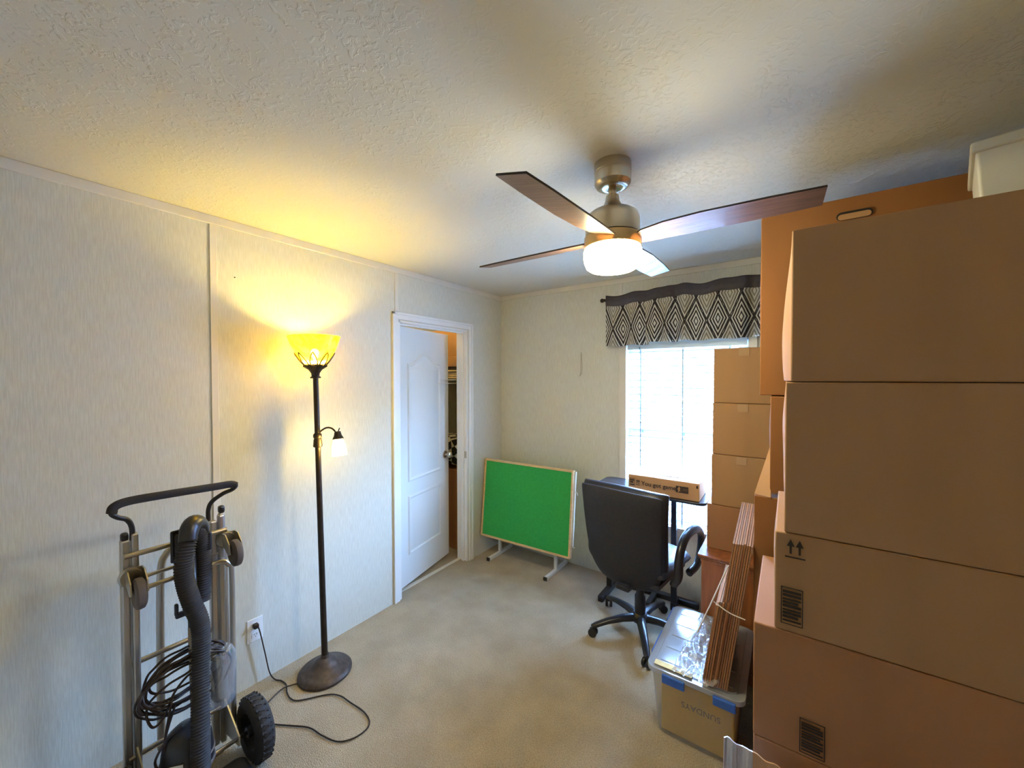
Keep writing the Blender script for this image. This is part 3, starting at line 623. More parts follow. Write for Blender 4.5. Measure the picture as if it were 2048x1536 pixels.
b = new(); O = Vector((0.45, 2.80, 0))
for x in (0.145, 0.735):
    bx(b, (x - 0.014, 2.68, 0.0), (x + 0.014, 3.045, 0.026), Matrix.Translation(-O)); bx(b, (x - 0.013, 2.842, 0.026), (x + 0.013, 2.866, 0.60), Matrix.Translation(-O))
bx(b, (0.158, 2.843, 0.17), (0.722, 2.865, 0.195), Matrix.Translation(-O)); bx(b, (0.158, 2.843, 0.56), (0.722, 2.865, 0.585), Matrix.Translation(-O))
obj('stand', b, M['whitemetal'], fb, bevel=0.002)
for x in (0.145, 0.735):
    b = new(); bx(b, (x - 0.0148, 2.672, 0.0), (x + 0.0148, 2.684, 0.0268), Matrix.Translation(-O)); obj('end_cap', b, M['blackpl'], fb)
b = new(); bx(b, (bw + 0.001, 0.012, 0.10), (bw + 0.014, 0.028, bh - 0.01), BM); tube(b, smoothpath([BM @ Vector((bw + 0.007, 0.02, 0.52)), BM @ Vector((bw + 0.02, 0.02, 0.53)), BM @ Vector((bw + 0.034, 0.02, 0.505))], 5), 0.0035, 8)
tube(b, smoothpath([BM @ Vector((bw + 0.007, 0.02, 0.105)), BM @ Vector((bw + 0.012, 0.02, 0.09)), BM @ Vector((bw + 0.026, 0.02, 0.092))], 5), 0.0045, 8)
obj('side_rail', b, M['whitemetal'], fb)
# string hanging on the back wall
b = new(); tube(b, smoothpath([(0.868, YB - 0.004, 1.858), (0.866, YB - 0.004, 1.80), (0.864, YB - 0.004, 1.70), (0.858, YB - 0.004, 1.66), (0.853, YB - 0.004, 1.652), (0.874, YB - 0.004, 1.68), (0.876, YB - 0.004, 1.74), (0.872, YB - 0.004, 1.82), (0.868, YB - 0.004, 1.858)], 6), 0.0018, 6)
tag(obj('string_loop', b, mat('tan_string', (150, 140, 112), rough=0.9, var=0.1), smooth=True), 'thin tan loop of string hanging on the back wall left of the window', 'string')
b = new(); lathe(b, [(0.003, 0.0), (0.003, 0.004)], 8, Matrix.Translation((0, 0.80, 2.158)) @ Matrix.Rotation(PI / 2, 4, 'Y'))
tag(obj('nail', b, M['darkgap']), 'tiny dark nail head high on the left wall above the floor lamp', 'nail')

# ------------------------------------------------------------------ blinds and valance
bl = thing('window_blind', 'white horizontal slat blind with tilt wand inside the back window', 'blind', (1.68, YB + 0.035, WZ1))
bx0, bx1 = WX0 + 0.012 - 1.68, WX1 - 0.012 - 1.68
b = new(); bx(b, (bx0, -0.028, -0.045), (bx1, 0.025, 0)); hr = obj('head_rail', b, M['blinds'], bl, bevel=0.003)
b = new(); bx(b, (bx0 - 0.004, -0.036, -0.07), (bx1 + 0.004, -0.030, 0.0)); obj('rail_valance', b, M['blinds'], bl, bevel=0.002)
pitch_ = 0.0555; nsl = 24; zend = 0
for k in range(nsl):
    z = -0.085 - k * pitch_
    if WZ1 + z < WZ0 + 0.045: break
    tl_ = math.radians(14 + random.uniform(-2, 2)); sag = 0
    prof = []
    b = new()
    na = 6
    up = []; dn = []
    for i in range(na + 1):
        s = (i / na - 0.5); y = s * 0.05; zz = 0.0035 * (1 - (2 * s) ** 2)
        up.append((y, zz + 0.003)); dn.append((y, zz - 0.003))
    ol_ = up + dn[::-1]
    Mt = Matrix.Translation((bx0, 0, z)) @ Matrix.Rotation(tl_, 4, 'X') @ Matrix(((0, 0, 1, 0), (1, 0, 0, 0), (0, 1, 0, 0), (0, 0, 0, 1)))
    prism(b, ol_, bx1 - bx0, Mt); obj('slat', b, M['blinds'], bl); zend = z
b = new(); bx(b, (bx0, -0.026, zend - 0.062), (bx1, 0.024, zend - 0.045)); obj('bottom_rail', b, M['blinds'], bl, bevel=0.004)
b = new()
for x in (bx0 + 0.10, bx0 + 0.41, bx1 - 0.10):
    bx(b, (x - 0.005, -0.0290, zend - 0.05), (x + 0.005, -0.0282, -0.045)); bx(b, (x - 0.005, 0.0282, zend - 0.05), (x + 0.005, 0.0290, -0.045))
obj('ladder_tape', b, mat('pale_blue_tape', (176, 206, 226), rough=0.8, var=0.03), bl)
b = new(); tube(b, [(bx0 + 0.095, -0.042, -0.05), (bx0 + 0.095, -0.044, -0.58)], 0.0035, 8); obj('tilt_wand', b, mixmat('wand', (120, 170, 190), transp=0.3, gloss=0.5), bl, smooth=True)

vl = thing('window_valance', 'grey valance with nested diamond print and dark top band above the window', 'valance', (1.68, YB - 0.09, 2.26))
b = new(); tube(b, [(-0.575, 0, 0), (0.62, 0, 0)], 0.008, 12); rod = obj('curtain_rod', b, M['bronze'], vl, smooth=True, auto=50)
b = new(); bmesh.ops.create_uvsphere(b, u_segments=16, v_segments=10, radius=0.017, matrix=Matrix.Translation((-0.587, 0, 0))); tube(b, [(-0.575, 0, 0), (-0.562, 0, 0)], 0.012, 12); obj('finial', b, M['bronze'], rod, smooth=True)
for x_ in (-0.52, 0.55):
    b = new(); bx(b, (x_, 0, -0.008), (x_ + 0.01, 0.09, 0.004)); obj('rod_bracket', b, M['bronze'], rod)
b = new(); NX, NZ = 420, 34
uvl = b.loops.layers.uv.new('UVMap')
segs = [(-0.552, -0.215), (-0.235, 0.635)]      # two valance panels, overlapping
grid_all = []
for si, (xa, xb) in enumerate(segs):
    g_ = []
    for i in range(NX // 2 + 1):
        t = i / (NX // 2); x = xa + (xb - xa) * t
        ph = x * 46 + 1.7 * math.sin(x * 9 + si) + si
        A_ = 0.014 + 0.009 * math.sin(x * 13 + 2 * si)
        row = []
        for j in range(NZ + 1):
            s = j / NZ; z = 0.037 - 0.402 * s + 0.008 * math.sin(x * 17 + si * 2) * (1 - s) + 0.004 * math.sin(x * 31) - si * 0.0 + (0.006 if si else -0.006)
            loose = 0.5 + 0.9 * s
            y = -0.016 - si * 0.012 + A_ * math.sin(ph + 0.5 * s) * loose - 0.006 * math.exp(-((s - 0.12) / 0.05) ** 2)
            if s < 0.2: y = y * 0.75 - 0.004
            row.append((b.verts.new((x, y, z)), x * 1.12 + si * 0.03, s))
        g_.append(row)
    for i in range(len(g_) - 1):
        for j in range(NZ):
            q = (g_[i][j], g_[i + 1][j], g_[i + 1][j + 1], g_[i][j + 1])
            f = b.faces.new([v[0] for v in q])
            for lp, v in zip(f.loops, q): lp[uvl].uv = (v[1], v[2])
            f.material_index = 1 if (j + 0.5) / NZ < 0.215 else 0
def diamond_mat():
    m = bpy.data.materials.new('diamond_fabric'); m.use_nodes = True; nt = m.node_tree; nt.nodes.clear(); N = nt.nodes.new; L = nt.links.new
    o = N('ShaderNodeOutputMaterial'); uv = N('ShaderNodeUVMap'); uv.uv_map = 'UVMap'; sp = N('ShaderNodeSeparateXYZ'); L(uv.outputs[0], sp.inputs[0])
    def mt(op, a, b_=None, c=None):
        n = N('ShaderNodeMath'); n.operation = op
        for i, v in enumerate((a, b_, c)):
            if v is None: continue
            if isinstance(v, (int, float)): n.inputs[i].default_value = v
            else: L(v, n.inputs[i])
        return n.outputs[0]
    nz = N('ShaderNodeTexNoise'); nz.inputs['Scale'].default_value = 16; L(uv.outputs[0], nz.inputs['Vector'])
    wob = mt('MULTIPLY_ADD', nz.outputs['Fac'], 0.16, -0.08)
    P_ = 0.155
    u = mt('DIVIDE', sp.outputs[0], P_); v = mt('DIVIDE', mt('SUBTRACT', sp.outputs[1], 0.66), 0.82)
    def lat(du, dv):
        a = mt('ABSOLUTE', mt('SUBTRACT', mt('FRACT', mt('ADD', u, du + 50)), 0.5)); c = mt('ABSOLUTE', mt('SUBTRACT', mt('FRACT', mt('ADD', v, dv + 50)), 0.5))
        return mt('MULTIPLY', mt('ADD', a, c), 2.0)
    d0 = lat(0.5, 0.5)       # 0 at centre of the diamonds at v=0
    dd = mt('ADD', mt('PINGPONG', d0, 1.0), 0.0)   # 0 centre -> 1 edge -> 0 centre of offset diamonds
    which = mt('GREATER_THAN', d0, 1.0)
    ddw = mt('ADD', dd, mt('MULTIPLY', wob, 0.5))
    s1 = mt('SINE', mt('MULTIPLY', ddw, 25.0)); s2 = mt('SINE', mt('MULTIPLY', ddw, 57.0))
    st = mt('MULTIPLY_ADD', s2, 0.35, s1)
    r = N('ShaderNodeValToRGB'); r.color_ramp.elements[0].position = 0.40; r.color_ramp.elements[1].position = 0.56
    r.color_ramp.elements[0].color = (*s2l((58, 54, 54)), 1); r.color_ramp.elements[1].color = (*s2l((220, 216, 204)), 1)
    L(mt('MULTIPLY_ADD', st, 0.5, 0.5), r.inputs[0])
    r2 = N('ShaderNodeValToRGB'); r2.color_ramp.elements[0].position = 0.35; r2.color_ramp.elements[1].position = 0.6
    r2.color_ramp.elements[0].color = (*s2l((138, 130, 116)), 1); r2.color_ramp.elements[1].color = (*s2l((206, 200, 182)), 1)
    L(mt('MULTIPLY_ADD', st, 0.5, 0.5), r2.inputs[0])
    fade = N('ShaderNodeMath'); fade.operation = 'MULTIPLY'; L(which, fade.inputs[0]); L(mt('LESS_THAN', dd, 0.72), fade.inputs[1])
    mx = N('ShaderNodeMix'); mx.data_type = 'RGBA'; L(fade.outputs[0], mx.inputs[0]); L(r.outputs[0], mx.inputs[6]); L(r2.outputs[0], mx.inputs[7])
    df = N('ShaderNodeBsdfDiffuse'); tl = N('ShaderNodeBsdfTranslucent'); L(mx.outputs[2], df.inputs[0]); L(mx.outputs[2], tl.inputs[0])
    ms = N('ShaderNodeMixShader'); ms.inputs[0].default_value = 0.22; L(df.outputs[0], ms.inputs[1]); L(tl.outputs[0], ms.inputs[2]); L(ms.outputs[0], o.inputs[0])
    return m
vo_ = obj('valance_cloth', b, None, vl, smooth=True, mats=[diamond_mat(), mat('charcoal_cloth', (62, 55, 60), rough=0.6, var=0.1, vscale=40, bump=0.2, bscale=60)])
sd = vo_.modifiers.new('thick', 'SOLIDIFY'); sd.thickness = 0.0012

# ------------------------------------------------------------------ cartons
def carton(name, label, lo, hi, m, group=None, rz=0.0, bulge=0.006, parts=None, cat='cardboard box', seed=0, sidebulge=0.0):
    """closed carton: softly bulging faces, slot line between the top flaps; parts = list of callables(root) in local coords"""
    x0, y0, z0 = lo; x1, y1, z1 = hi; cx, cy = (x0 + x1) / 2, (y0 + y1) / 2
    sx, sy, sz = (x1 - x0) / 2, (y1 - y0) / 2, (z1 - z0)
    b = new(); n = 10
    bmesh.ops.create_cube(b, size=1.0); bmesh.ops.subdivide_edges(b, edges=b.edges[:], cuts=n, use_grid_fill=True)
    rnd = random.Random(seed + 11)
    for v in b.verts:
        px, py, pz = v.co.x * 2, v.co.y * 2, v.co.z * 2   # -1..1
        q = Vector((px, py, pz)); d = Vector((0, 0, 0))
        bump_ = lambda a_, c_: (1 - a_ * a_) * (1 - c_ * c_)
        wob = noise.noise(Vector((px * 1.1 + seed * 3.1, py * 1.1, pz * 1.1 + seed)))
        if abs(px) > 0.999: d.x += math.copysign(bulge * bump_(py, pz) * (1 + wob), px); 
        if px < -0.999 and sidebulge: d.x -= sidebulge * (1 - py * py) ** 0.6 * max(0, min(1, 0.75 - pz * 0.75)) * (1 if pz < 0.99 else 0)
        if abs(py) > 0.999: d.y += math.copysign(bulge * 0.6 * bump_(px, pz) * (1 + wob), py)
        if pz > 0.999: d.z += -0.003 * bump_(px, py) * (1 + wob)
        v.co = Vector((px * sx, py * sy, (pz + 1) / 2 * sz)) + d
    flat_obj = obj('carton' if parts else name, b, m, None, smooth=True, auto=50)
    bv = flat_obj.modifiers.new('bevel', 'BEVEL'); bv.width = 0.003; bv.segments = 2; bv.limit_method = 'ANGLE'; bv.angle_limit = math.radians(60)
    if parts:
        r = thing(name, label, cat, (cx, cy, z0), rz, group); flat_obj.parent = r
        for f in parts: f(r, sx, sy, sz)
        return r
    flat_obj.location = (cx, cy, z0); flat_obj.rotation_euler = (0, 0, rz)
    return tag(flat_obj, label, cat, group)
def tape_top(w=0.05, down=0.05, m=None, axis='y', offx=0.0):
    def f(r, sx, sy, sz):
        b = new()
        bx(b, (offx - w / 2, -sy - 0.0065, sz - down), (offx + w / 2, -sy - 0.0045, sz + 0.0012)); bx(b, (offx - w / 2, -sy - 0.0065, sz - 0.001), (offx + w / 2, sy, sz + 0.0012))
        obj('tape', b, m or M['tape'], r)
    return f
def prints(*fns):
    def f(r, sx, sy, sz):
        for nm, fn in fns:
            b = new(); fn(b, -sx, -sy - 0.0072, sz); obj(nm, b, M['ink'], r)
    return f
def arrows(b, x, y, z, w, h):
    """two up arrows above a bar; x,z = lower left corner"""
    for k in (0, 1):
        ax = x + w * (0.28 + 0.44 * k)
        prism(b, [(-h * 0.05, 0.22 * h), (h * 0.05, 0.22 * h), (h * 0.05, 0.62 * h), (h * 0.17, 0.62 * h), (0, h), (-h * 0.17, 0.62 * h), (-h * 0.05, 0.62 * h)], 0.0006, face_y(ax, y, z))
    bx(b, (x, y, z), (x + w, y + 0.0006, z + 0.035 * h + 0.002))
def infoblock(b, x, y, z, w, h, n=9):
    t = 0.0022
    bx(b, (x, y, z), (x + w, y + 0.0006, z + t)); bx(b, (x, y, z + h - t), (x + w, y + 0.0006, z + h)); bx(b, (x, y, z), (x + t, y + 0.0006, z + h)); bx(b, (x + w - t, y, z), (x + w, y + 0.0006, z + h))
    for k in range(n):
        zz = z + h * (0.08 + 0.86 * k / n); hh = h / n * (0.62 if k % 3 else 0.42)
        bx(b, (x + 0.004, y, zz), (x + w - 0.004 - (0.006 if k % 4 == 1 else 0), y + 0.0006, zz + hh))

# front stack of big moving cartons (right of the frame)
YS = 1.27; ZT = [0.0, 0.635, 0.955, 1.222, 1.628, 2.030]
gs = None
carton('cardboard_box', 'lowest large brown carton of the big right hand stack, standing on the carpet', (2.244, YS, 0.0), (2.90, YS + 0.50, 0.634), M['card2'], gs, rz=0.0, seed=1, cat='box')
def mk4(b, x, y, z): infoblock(b, x + 0.105, y, 0.005 + 0.008, 0.053, 0.092, 10)
carton('cardboard_box', 'brown carton second from the floor in the big right stack, small printed block low', (2.243, YS, 0.636), (2.90, YS + 0.50, 0.955), M['card2'], gs, seed=2, parts=[prints(('printed_block', mk4))], cat='box')
def mk3(b, x, y, z): arrows(b, x + 0.022, y, z - 0.062, 0.044, 0.050)
def mk3b(b, x, y, z): infoblock(b, x + 0.014, y, 0.022, 0.048, 0.100, 9)
carton('cardboard_box', 'carton with two upward arrows and printed block, middle of the big right stack', (2.291, YS, 0.957), (2.93, YS + 0.46, 1.222), M['card'], gs, seed=3, parts=[prints(('printed_arrows', mk3), ('printed_block', mk3b))], cat='box')
carton('cardboard_box', 'plain large carton, second from the top of the big right stack', (2.311, YS, 1.224), (2.97, YS + 0.48, 1.628), M['card'], gs, seed=4, cat='box')
carton('cardboard_box', 'topmost large carton of the big right stack with its left side bulging out', (2.322, YS, 1.630), (2.98, YS + 0.48, 2.030), M['card'], gs, seed=5, sidebulge=0.016, cat='box')
tt = thing('storage_tote', 'pale plastic tote with lid on top of the big right stack under the ceiling', 'storage tote', (2.943, 1.545, 2.031), math.radians(-13.5))
b = new(); prism(b, rrect(-0.225, -0.145, 0.225, 0.145, 0.008), 0.165)
for v in b.verts:
    if v.co.z < 0.1: v.co.x *= 0.95; v.co.y *= 0.95
obj('bin', b, M['tote'], tt, smooth=True, auto=40)
b = new(); prism(b, rrect(-0.234, -0.154, 0.234, 0.154, 0.008), 0.026, Matrix.Translation((0, 0, 0.165))); obj('lid', b, M['tote'], tt, smooth=True, auto=40, bevel=0.004)

# second column behind it: tall carton on top of two cartons on the floor
Y2 = 1.83
def hand(b, x, y, z): pass
def handhole(r, sx, sy, sz):
    b = new(); x0 = -sx + 0.228; prism(b, rrect(x0, sz - 0.082, x0 + 0.098, sz - 0.052, 0.015), 0.0008, face_y(0, -sy - 0.0062, 0)); obj('hand_hole', b, M['darkgap'], r)
    b = new(); prism(b, rrect(x0 + 0.004, sz - 0.080, x0 + 0.094, sz - 0.060, 0.010), 0.0012, face_y(0, -sy - 0.0066, 0)); obj('hand_hole_flap', b, M['card'], r)
carton('cardboard_box', 'tall orange brown carton with a hand hole, rising behind the big right stack', (2.226, Y2, 1.570), (2.92, Y2 + 0.37, 2.283), M['card4'], seed=6, parts=[handhole], cat='box')
carton('cardboard_box', 'carton directly under the tall hand hole carton, mostly hidden by the big stack', (2.262, Y2, 1.182), (2.85, Y2 + 0.36, 1.566), M['card4'], seed=7, cat='box')
def flapup(r, sx, sy, sz):
    b = new(); quad(b, [(-sx + 0.002, -sy + 0.02, sz + 0.001), (-sx + 0.058, -sy - 0.002, sz + 0.001), (-sx + 0.054, -sy + 0.03, sz + 0.20), (-sx + 0.045, -sy + 0.06, sz + 0.15)])
    o_ = obj('flap', b, M['cardin'], r); s_ = o_.modifiers.new('t', 'SOLIDIFY'); s_.thickness = 0.004
carton('cardboard_box', 'carton with a pale flap sticking up at its left corner beside the flattened boxes', (2.210, Y2, 0.60), (2.84, Y2 + 0.37, 1.165), M['card4'], seed=8, parts=[flapup], cat='box')
carton('cardboard_box', 'shadowed carton on the floor behind the flattened boxes and the big right stack', (2.215, Y2 + 0.01, 0.0), (2.84, Y2 + 0.37, 0.598), M['card2'], seed=9, cat='box')

# wooden desk with four cartons
dk = thing('wooden_desk', 'stained wooden desk under the stack of four cartons beside the window', 'desk', (1.909, 2.372, 0))
b = new(); prism(b, rrect(0, 0, 0.95, 0.655, 0.012), 0.012, Matrix.Translation((0, 0, 0.632))); prism(b, rrect(0.006, 0.006, 0.944, 0.649, 0.01), 0.012, Matrix.Translation((0, 0, 0.620))); obj('desktop', b, M['desk'], dk, bevel=0.004)
b = new(); bx(b, (0.018, 0.018, 0.06), (0.93, 0.64, 0.620)); bx(b, (0.010, 0.010, 0.0), (0.94, 0.645, 0.06)); obj('pedestal', b, M['desk'], dk, bevel=0.004)
b = new(); bx(b, (0.014, 0.014, 0.600), (0.934, 0.642, 0.620)); obj('moulding', b, M['desk'], dk, bevel=0.005)
def ttop(w, d, off): return tape_top(w, d, M['tape'], offx=off)
def torn(r, sx, sy, sz):
    b = new(); prism(b, [(0.06, sz - 0.005), (0.075, sz - 0.005), (0.075, sz - 0.055), (0.10, sz - 0.075), (0.115, sz - 0.078), (0.06, sz - 0.080)], 0.0008, face_y(-sx + 0.11, -sy - 0.0062, 0)); prism(b, [(0.145, sz - 0.01), (0.155, sz - 0.01), (0.150, sz - 0.08), (0.143, sz - 0.08)], 0.0008, face_y(-sx + 0.11, -sy - 0.0062, 0))
    pp = mat('pale_paper', (205, 186, 160), rough=0.8, var=0.05); obj('torn_label', b, pp, r)
    b = new(); prism(b, rrect(0.10, 0.02, 0.16, 0.08, 0.004), 0.0008, face_y(-sx + 0.07, -sy - 0.0062, 0)); obj('paper_patch', b, pp, r)
zz = [0.645, 0.905, 1.198, 1.495, 1.807]
labs = ['lowest carton of the stack on the wooden desk, with a torn label', 'second carton from the bottom of the desk stack, level with the printed shoe style box',
        'third carton from the bottom of the desk stack, in front of the window', 'topmost carton of the desk stack, just under the valance']
labs[1] = 'second carton from the bottom of the desk stack, beside the You got game box'
for k in range(4):
    xl = (1.938, 1.961, 1.965, 1.969)[k]
    carton('cardboard_box', labs[k], (xl, 2.50 - 0.004 * (k % 2), zz[k]), (xl + 0.48, 2.93, zz[k + 1] - 0.002), (M['card2'], M['card'], M['card'], M['card'])[k], 'cartons stacked on the desk', seed=20 + k, parts=[torn] if k == 0 else [ttop(0.05, 0.045, -0.09)], cat='box')

# small black table with the 'You got game.' box
tb = thing('side_table', 'small black table with rounded top standing in front of the window behind the chair', 'table', (1.52, 2.84, 0))
b = new(); prism(b, rrect(-0.385, -0.165, 0.385, 0.165, 0.05), 0.018, Matrix.Translation((0, 0, 0.822))); obj('tabletop', b, mat('black_laminate', (38, 42, 50), rough=0.22, var=0.05), tb, smooth=True, auto=40, bevel=0.003)
b = new(); bx(b, (0.136, 0.01, 0.05), (0.172, 0.05, 0.822)); obj('column', b, M['blackpl'], tb, bevel=0.004)
b = new(); bx(b, (-0.18, 0.11, 0.0), (0.30, 0.15, 0.04)); bx(b, (-0.02, -0.05, 0), (0.02, 0.11, 0.035)); bx(b, (0.136, 0.0, 0.0), (0.172, 0.11, 0.055)); obj('foot', b, M['blackpl'], tb, bevel=0.006)
b = new(); bx(b, (-0.325, -0.02, 0.04), (-0.285, 0.02, 0.822)); obj('column', b, M['blackpl'], tb, bevel=0.004)
b = new(); bx(b, (-0.325, -0.19, 0.0), (-0.285, 0.14, 0.045)); obj('foot', b, M['blackpl'], tb, bevel=0.006)
def yg(r, sx, sy, sz):
    b = new(); y = -sy - 0.0066
    infoblock(b, -sx + 0.010, y, sz - 0.075, 0.036, 0.052, 3); obj('printed_block', b, M['ink'], r)
    b = new(); arrows(b, -sx + 0.055, y, sz - 0.066, 0.028, 0.040); obj('printed_arrows', b, M['ink'], r)
    b = new()
    x0 = -sx + 0.318
    # dark square with a pale leaping figure, and a solid square beside it
    bx(b, (x0, y, sz - 0.072), (x0 + 0.036, y + 0.0006, sz - 0.030)); bx(b, (x0 + 0.038, y, sz - 0.072), (x0 + 0.076, y + 0.0006, sz - 0.030)); lg = obj('printed_logo', b, M['ink'], r)
    b = new(); bx(b, (sx - 0.016, y, sz - 0.030), (sx - 0.006, y + 0.0006, sz - 0.012)); obj('printed_mark', b, M['ink'], r)
    b = new(); prism(b, [(0.010, 0.004), (0.016, 0.014), (0.008, 0.022), (0.014, 0.030), (0.018, 0.039), (0.024, 0.036), (0.028, 0.028), (0.024, 0.018), (0.030, 0.008), (0.022, 0.010), (0.018, 0.004)], 0.0006, face_y(x0, y - 0.0005, sz - 0.072))
    bx(b, (x0 + 0.044, y - 0.0006, sz - 0.056), (x0 + 0.070, y - 0.0001, sz - 0.0545)); bx(b, (x0 + 0.044, y - 0.0006, sz - 0.046), (x0 + 0.070, y - 0.0001, sz - 0.0445))
    obj('pale_figure', b, M['card'], lg)
    text('You got game.', 0.0405, M['ink'], r, face_y(-sx + 0.092, y, sz - 0.062), bold=0.0004)
    b = new(); bx(b, (-sx + 0.03, -0.03, sz + 0.0005), (sx, 0.03, sz + 0.0018)); bx(b, (-sx + 0.05, -sy + 0.02, sz + 0.0005), (-sx + 0.2, -sy + 0.08, sz + 0.0015)); obj('tape', b, M['tapeclear'], r)
    text('AIR ITEMS', 0.03, M['ink'], r, Matrix.Translation((-0.02, -sy + 0.03, sz + 0.001)) @ Matrix.Rotation(0, 4, 'Z'), name='handwriting')
def _yg_noscribble(r, sx, sy, sz): yg(r, sx, sy, sz)
carton('cardboard_box', 'flat carton printed You got game with arrows and dark logos on the black table', (1.405, 2.70, 0.841), (1.862, 2.96, 0.957), M['card3'], rz=0.0, bulge=0.003, seed=30, parts=[_yg_noscribble], cat='box')
for o_ in list(bpy.data.objects):
    if o_.name.startswith('handwriting'):
        bpy.data.objects.remove(o_)

# ------------------------------------------------------------------ office chair
ch = thing('office_chair', 'black leather office chair on five castors facing the window', 'office chair', (1.555, 2.485, 0), math.radians(-8))
# local: +y is where the sitter faces
def sheet(fn, nu, nv, thick):
    """closed pad from a parametric mid surface"""
    b = new(); F = [[None] * (nv + 1) for _ in range(nu + 1)]; B = [[None] * (nv + 1) for _ in range(nu + 1)]
    P = [[Vector(fn(i / nu, j / nv)) for j in range(nv + 1)] for i in range(nu + 1)]
    for i in range(nu + 1):
        for j in range(nv + 1):
            du = P[min(i + 1, nu)][j] - P[max(i - 1, 0)][j]; dv = P[i][min(j + 1, nv)] - P[i][max(j - 1, 0)]
            n = du.cross(dv).normalized()
            e = min(i, nu - i) / nu * 2, min(j, nv - j) / nv * 2
            t = thick * (min(1, (e[0] * 5 + 0.12)) ** 0.5) * (min(1, (e[1] * 5 + 0.12)) ** 0.5) / 2
            F[i][j] = b.verts.new(P[i][j] + n * t); B[i][j] = b.verts.new(P[i][j] - n * t * 0.6)
    for i in range(nu):
        for j in range(nv):
            b.faces.new((F[i][j], F[i + 1][j], F[i + 1][j + 1], F[i][j + 1])); b.faces.new((B[i][j], B[i][j + 1], B[i + 1][j + 1], B[i + 1][j]))
    for i in range(nu):
        b.faces.new((F[i][0], B[i][0], B[i + 1][0], F[i + 1][0])); b.faces.new((F[i][nv], F[i + 1][nv], B[i + 1][nv], B[i][nv]))
    for j in range(nv):
        b.faces.new((F[0][j], F[0][j + 1], B[0][j + 1], B[0][j])); b.faces.new((F[nu][j], B[nu][j], B[nu][j + 1], F[nu][j + 1]))
    return b
def backs(u, v):
    # v 0 bottom -> 1 top ; u 0 left -> 1 right ; narrows towards the bottom
    z = 0.36 + 0.615 * v
    if v < 0.28: hw = 0.175 + 0.068 * math.sin(v / 0.28 * PI / 2) 
    else: hw = 0.243 + 0.024 * (v - 0.28) / 0.72
    s = 2 * u - 1
    x = s * hw; y = -0.165 - 0.10 * v - 0.02 * math.sin(v * PI) + 0.055 * s * s - 0.004
    z -= 0.018 * s * s * (1 if v > 0.8 else 0) * (v - 0.8) / 0.2
    return (x - 0.035, y, z)
b = sheet(backs, 20, 26, 0.035); obj('backrest_shell', b, mat('black_back_fabric', (36, 36, 44), rough=0.7, var=0.15, vscale=60, bump=0.2, bscale=200, bdist=0.002), ch, smooth=True, sub=1)
def backs2(u, v):
    x, y, z = backs(u, 0.12 + 0.88 * v); s = 2 * u - 1
    return ((x + 0.035) * 1.05 - 0.035, y + 0.062 + 0.012 * math.cos(s * PI * 1.5) * 0.3, z + 0.014)
b = sheet(backs2, 20, 26, 0.105); obj('back_cushion', b, M['leather'], ch, smooth=True, sub=1)
def seatf(u, v):
    s = 2 * u - 1; t = v
    hw = 0.245 - 0.02 * (2 * v - 1) ** 2
    return (s * hw - 0.01, -0.17 + 0.47 * t, 0.475 + 0.018 * (1 - s * s) - 0.03 * max(0, t - 0.7) / 0.3)
b = sheet(seatf, 18, 18, 0.10); obj('seat', b, M['leather'], ch, smooth=True, sub=1)
b = new(); bx(b, (-0.21, -0.16, 0.395), (0.19, 0.26, 0.425)); bx(b, (-0.10, -0.12, 0.36), (0.09, 0.14, 0.40)); bx(b, (-0.06, -0.22, 0.35), (0.03, -0.06, 0.385)); obj('seat_mechanism', b, M['chairpl'], ch, bevel=0.01)
for s in (-1, 1):
    x = s * 0.285 - 0.005
    lp = [(x - s * 0.03, -0.10, 0.44), (x, -0.11, 0.50), (x, -0.10, 0.60), (x, -0.03, 0.68), (x, 0.07, 0.705), (x, 0.20, 0.690), (x, 0.275, 0.63), (x, 0.27, 0.54), (x, 0.20, 0.46), (x - s * 0.02, 0.12, 0.43)]
    b = new(); pth = smoothpath(lp, 6); tube(b, pth, 0.027, 14, flat=0.8); obj('armrest', b, M['chairpl'], ch, smooth=True)
b = new(); lathe(b, [(0.035, 0.10), (0.033, 0.24), (0.025, 0.25), (0.024, 0.37)], 24); obj('gas_lift', b, M['chairpl'], ch, smooth=True, auto=40)
b = new(); lathe(b, [(0.03, 0.075), (0.052, 0.08), (0.052, 0.115), (0.038, 0.13)], 24); obj('base_hub', b, M['chairpl'], ch, smooth=True, auto=40)
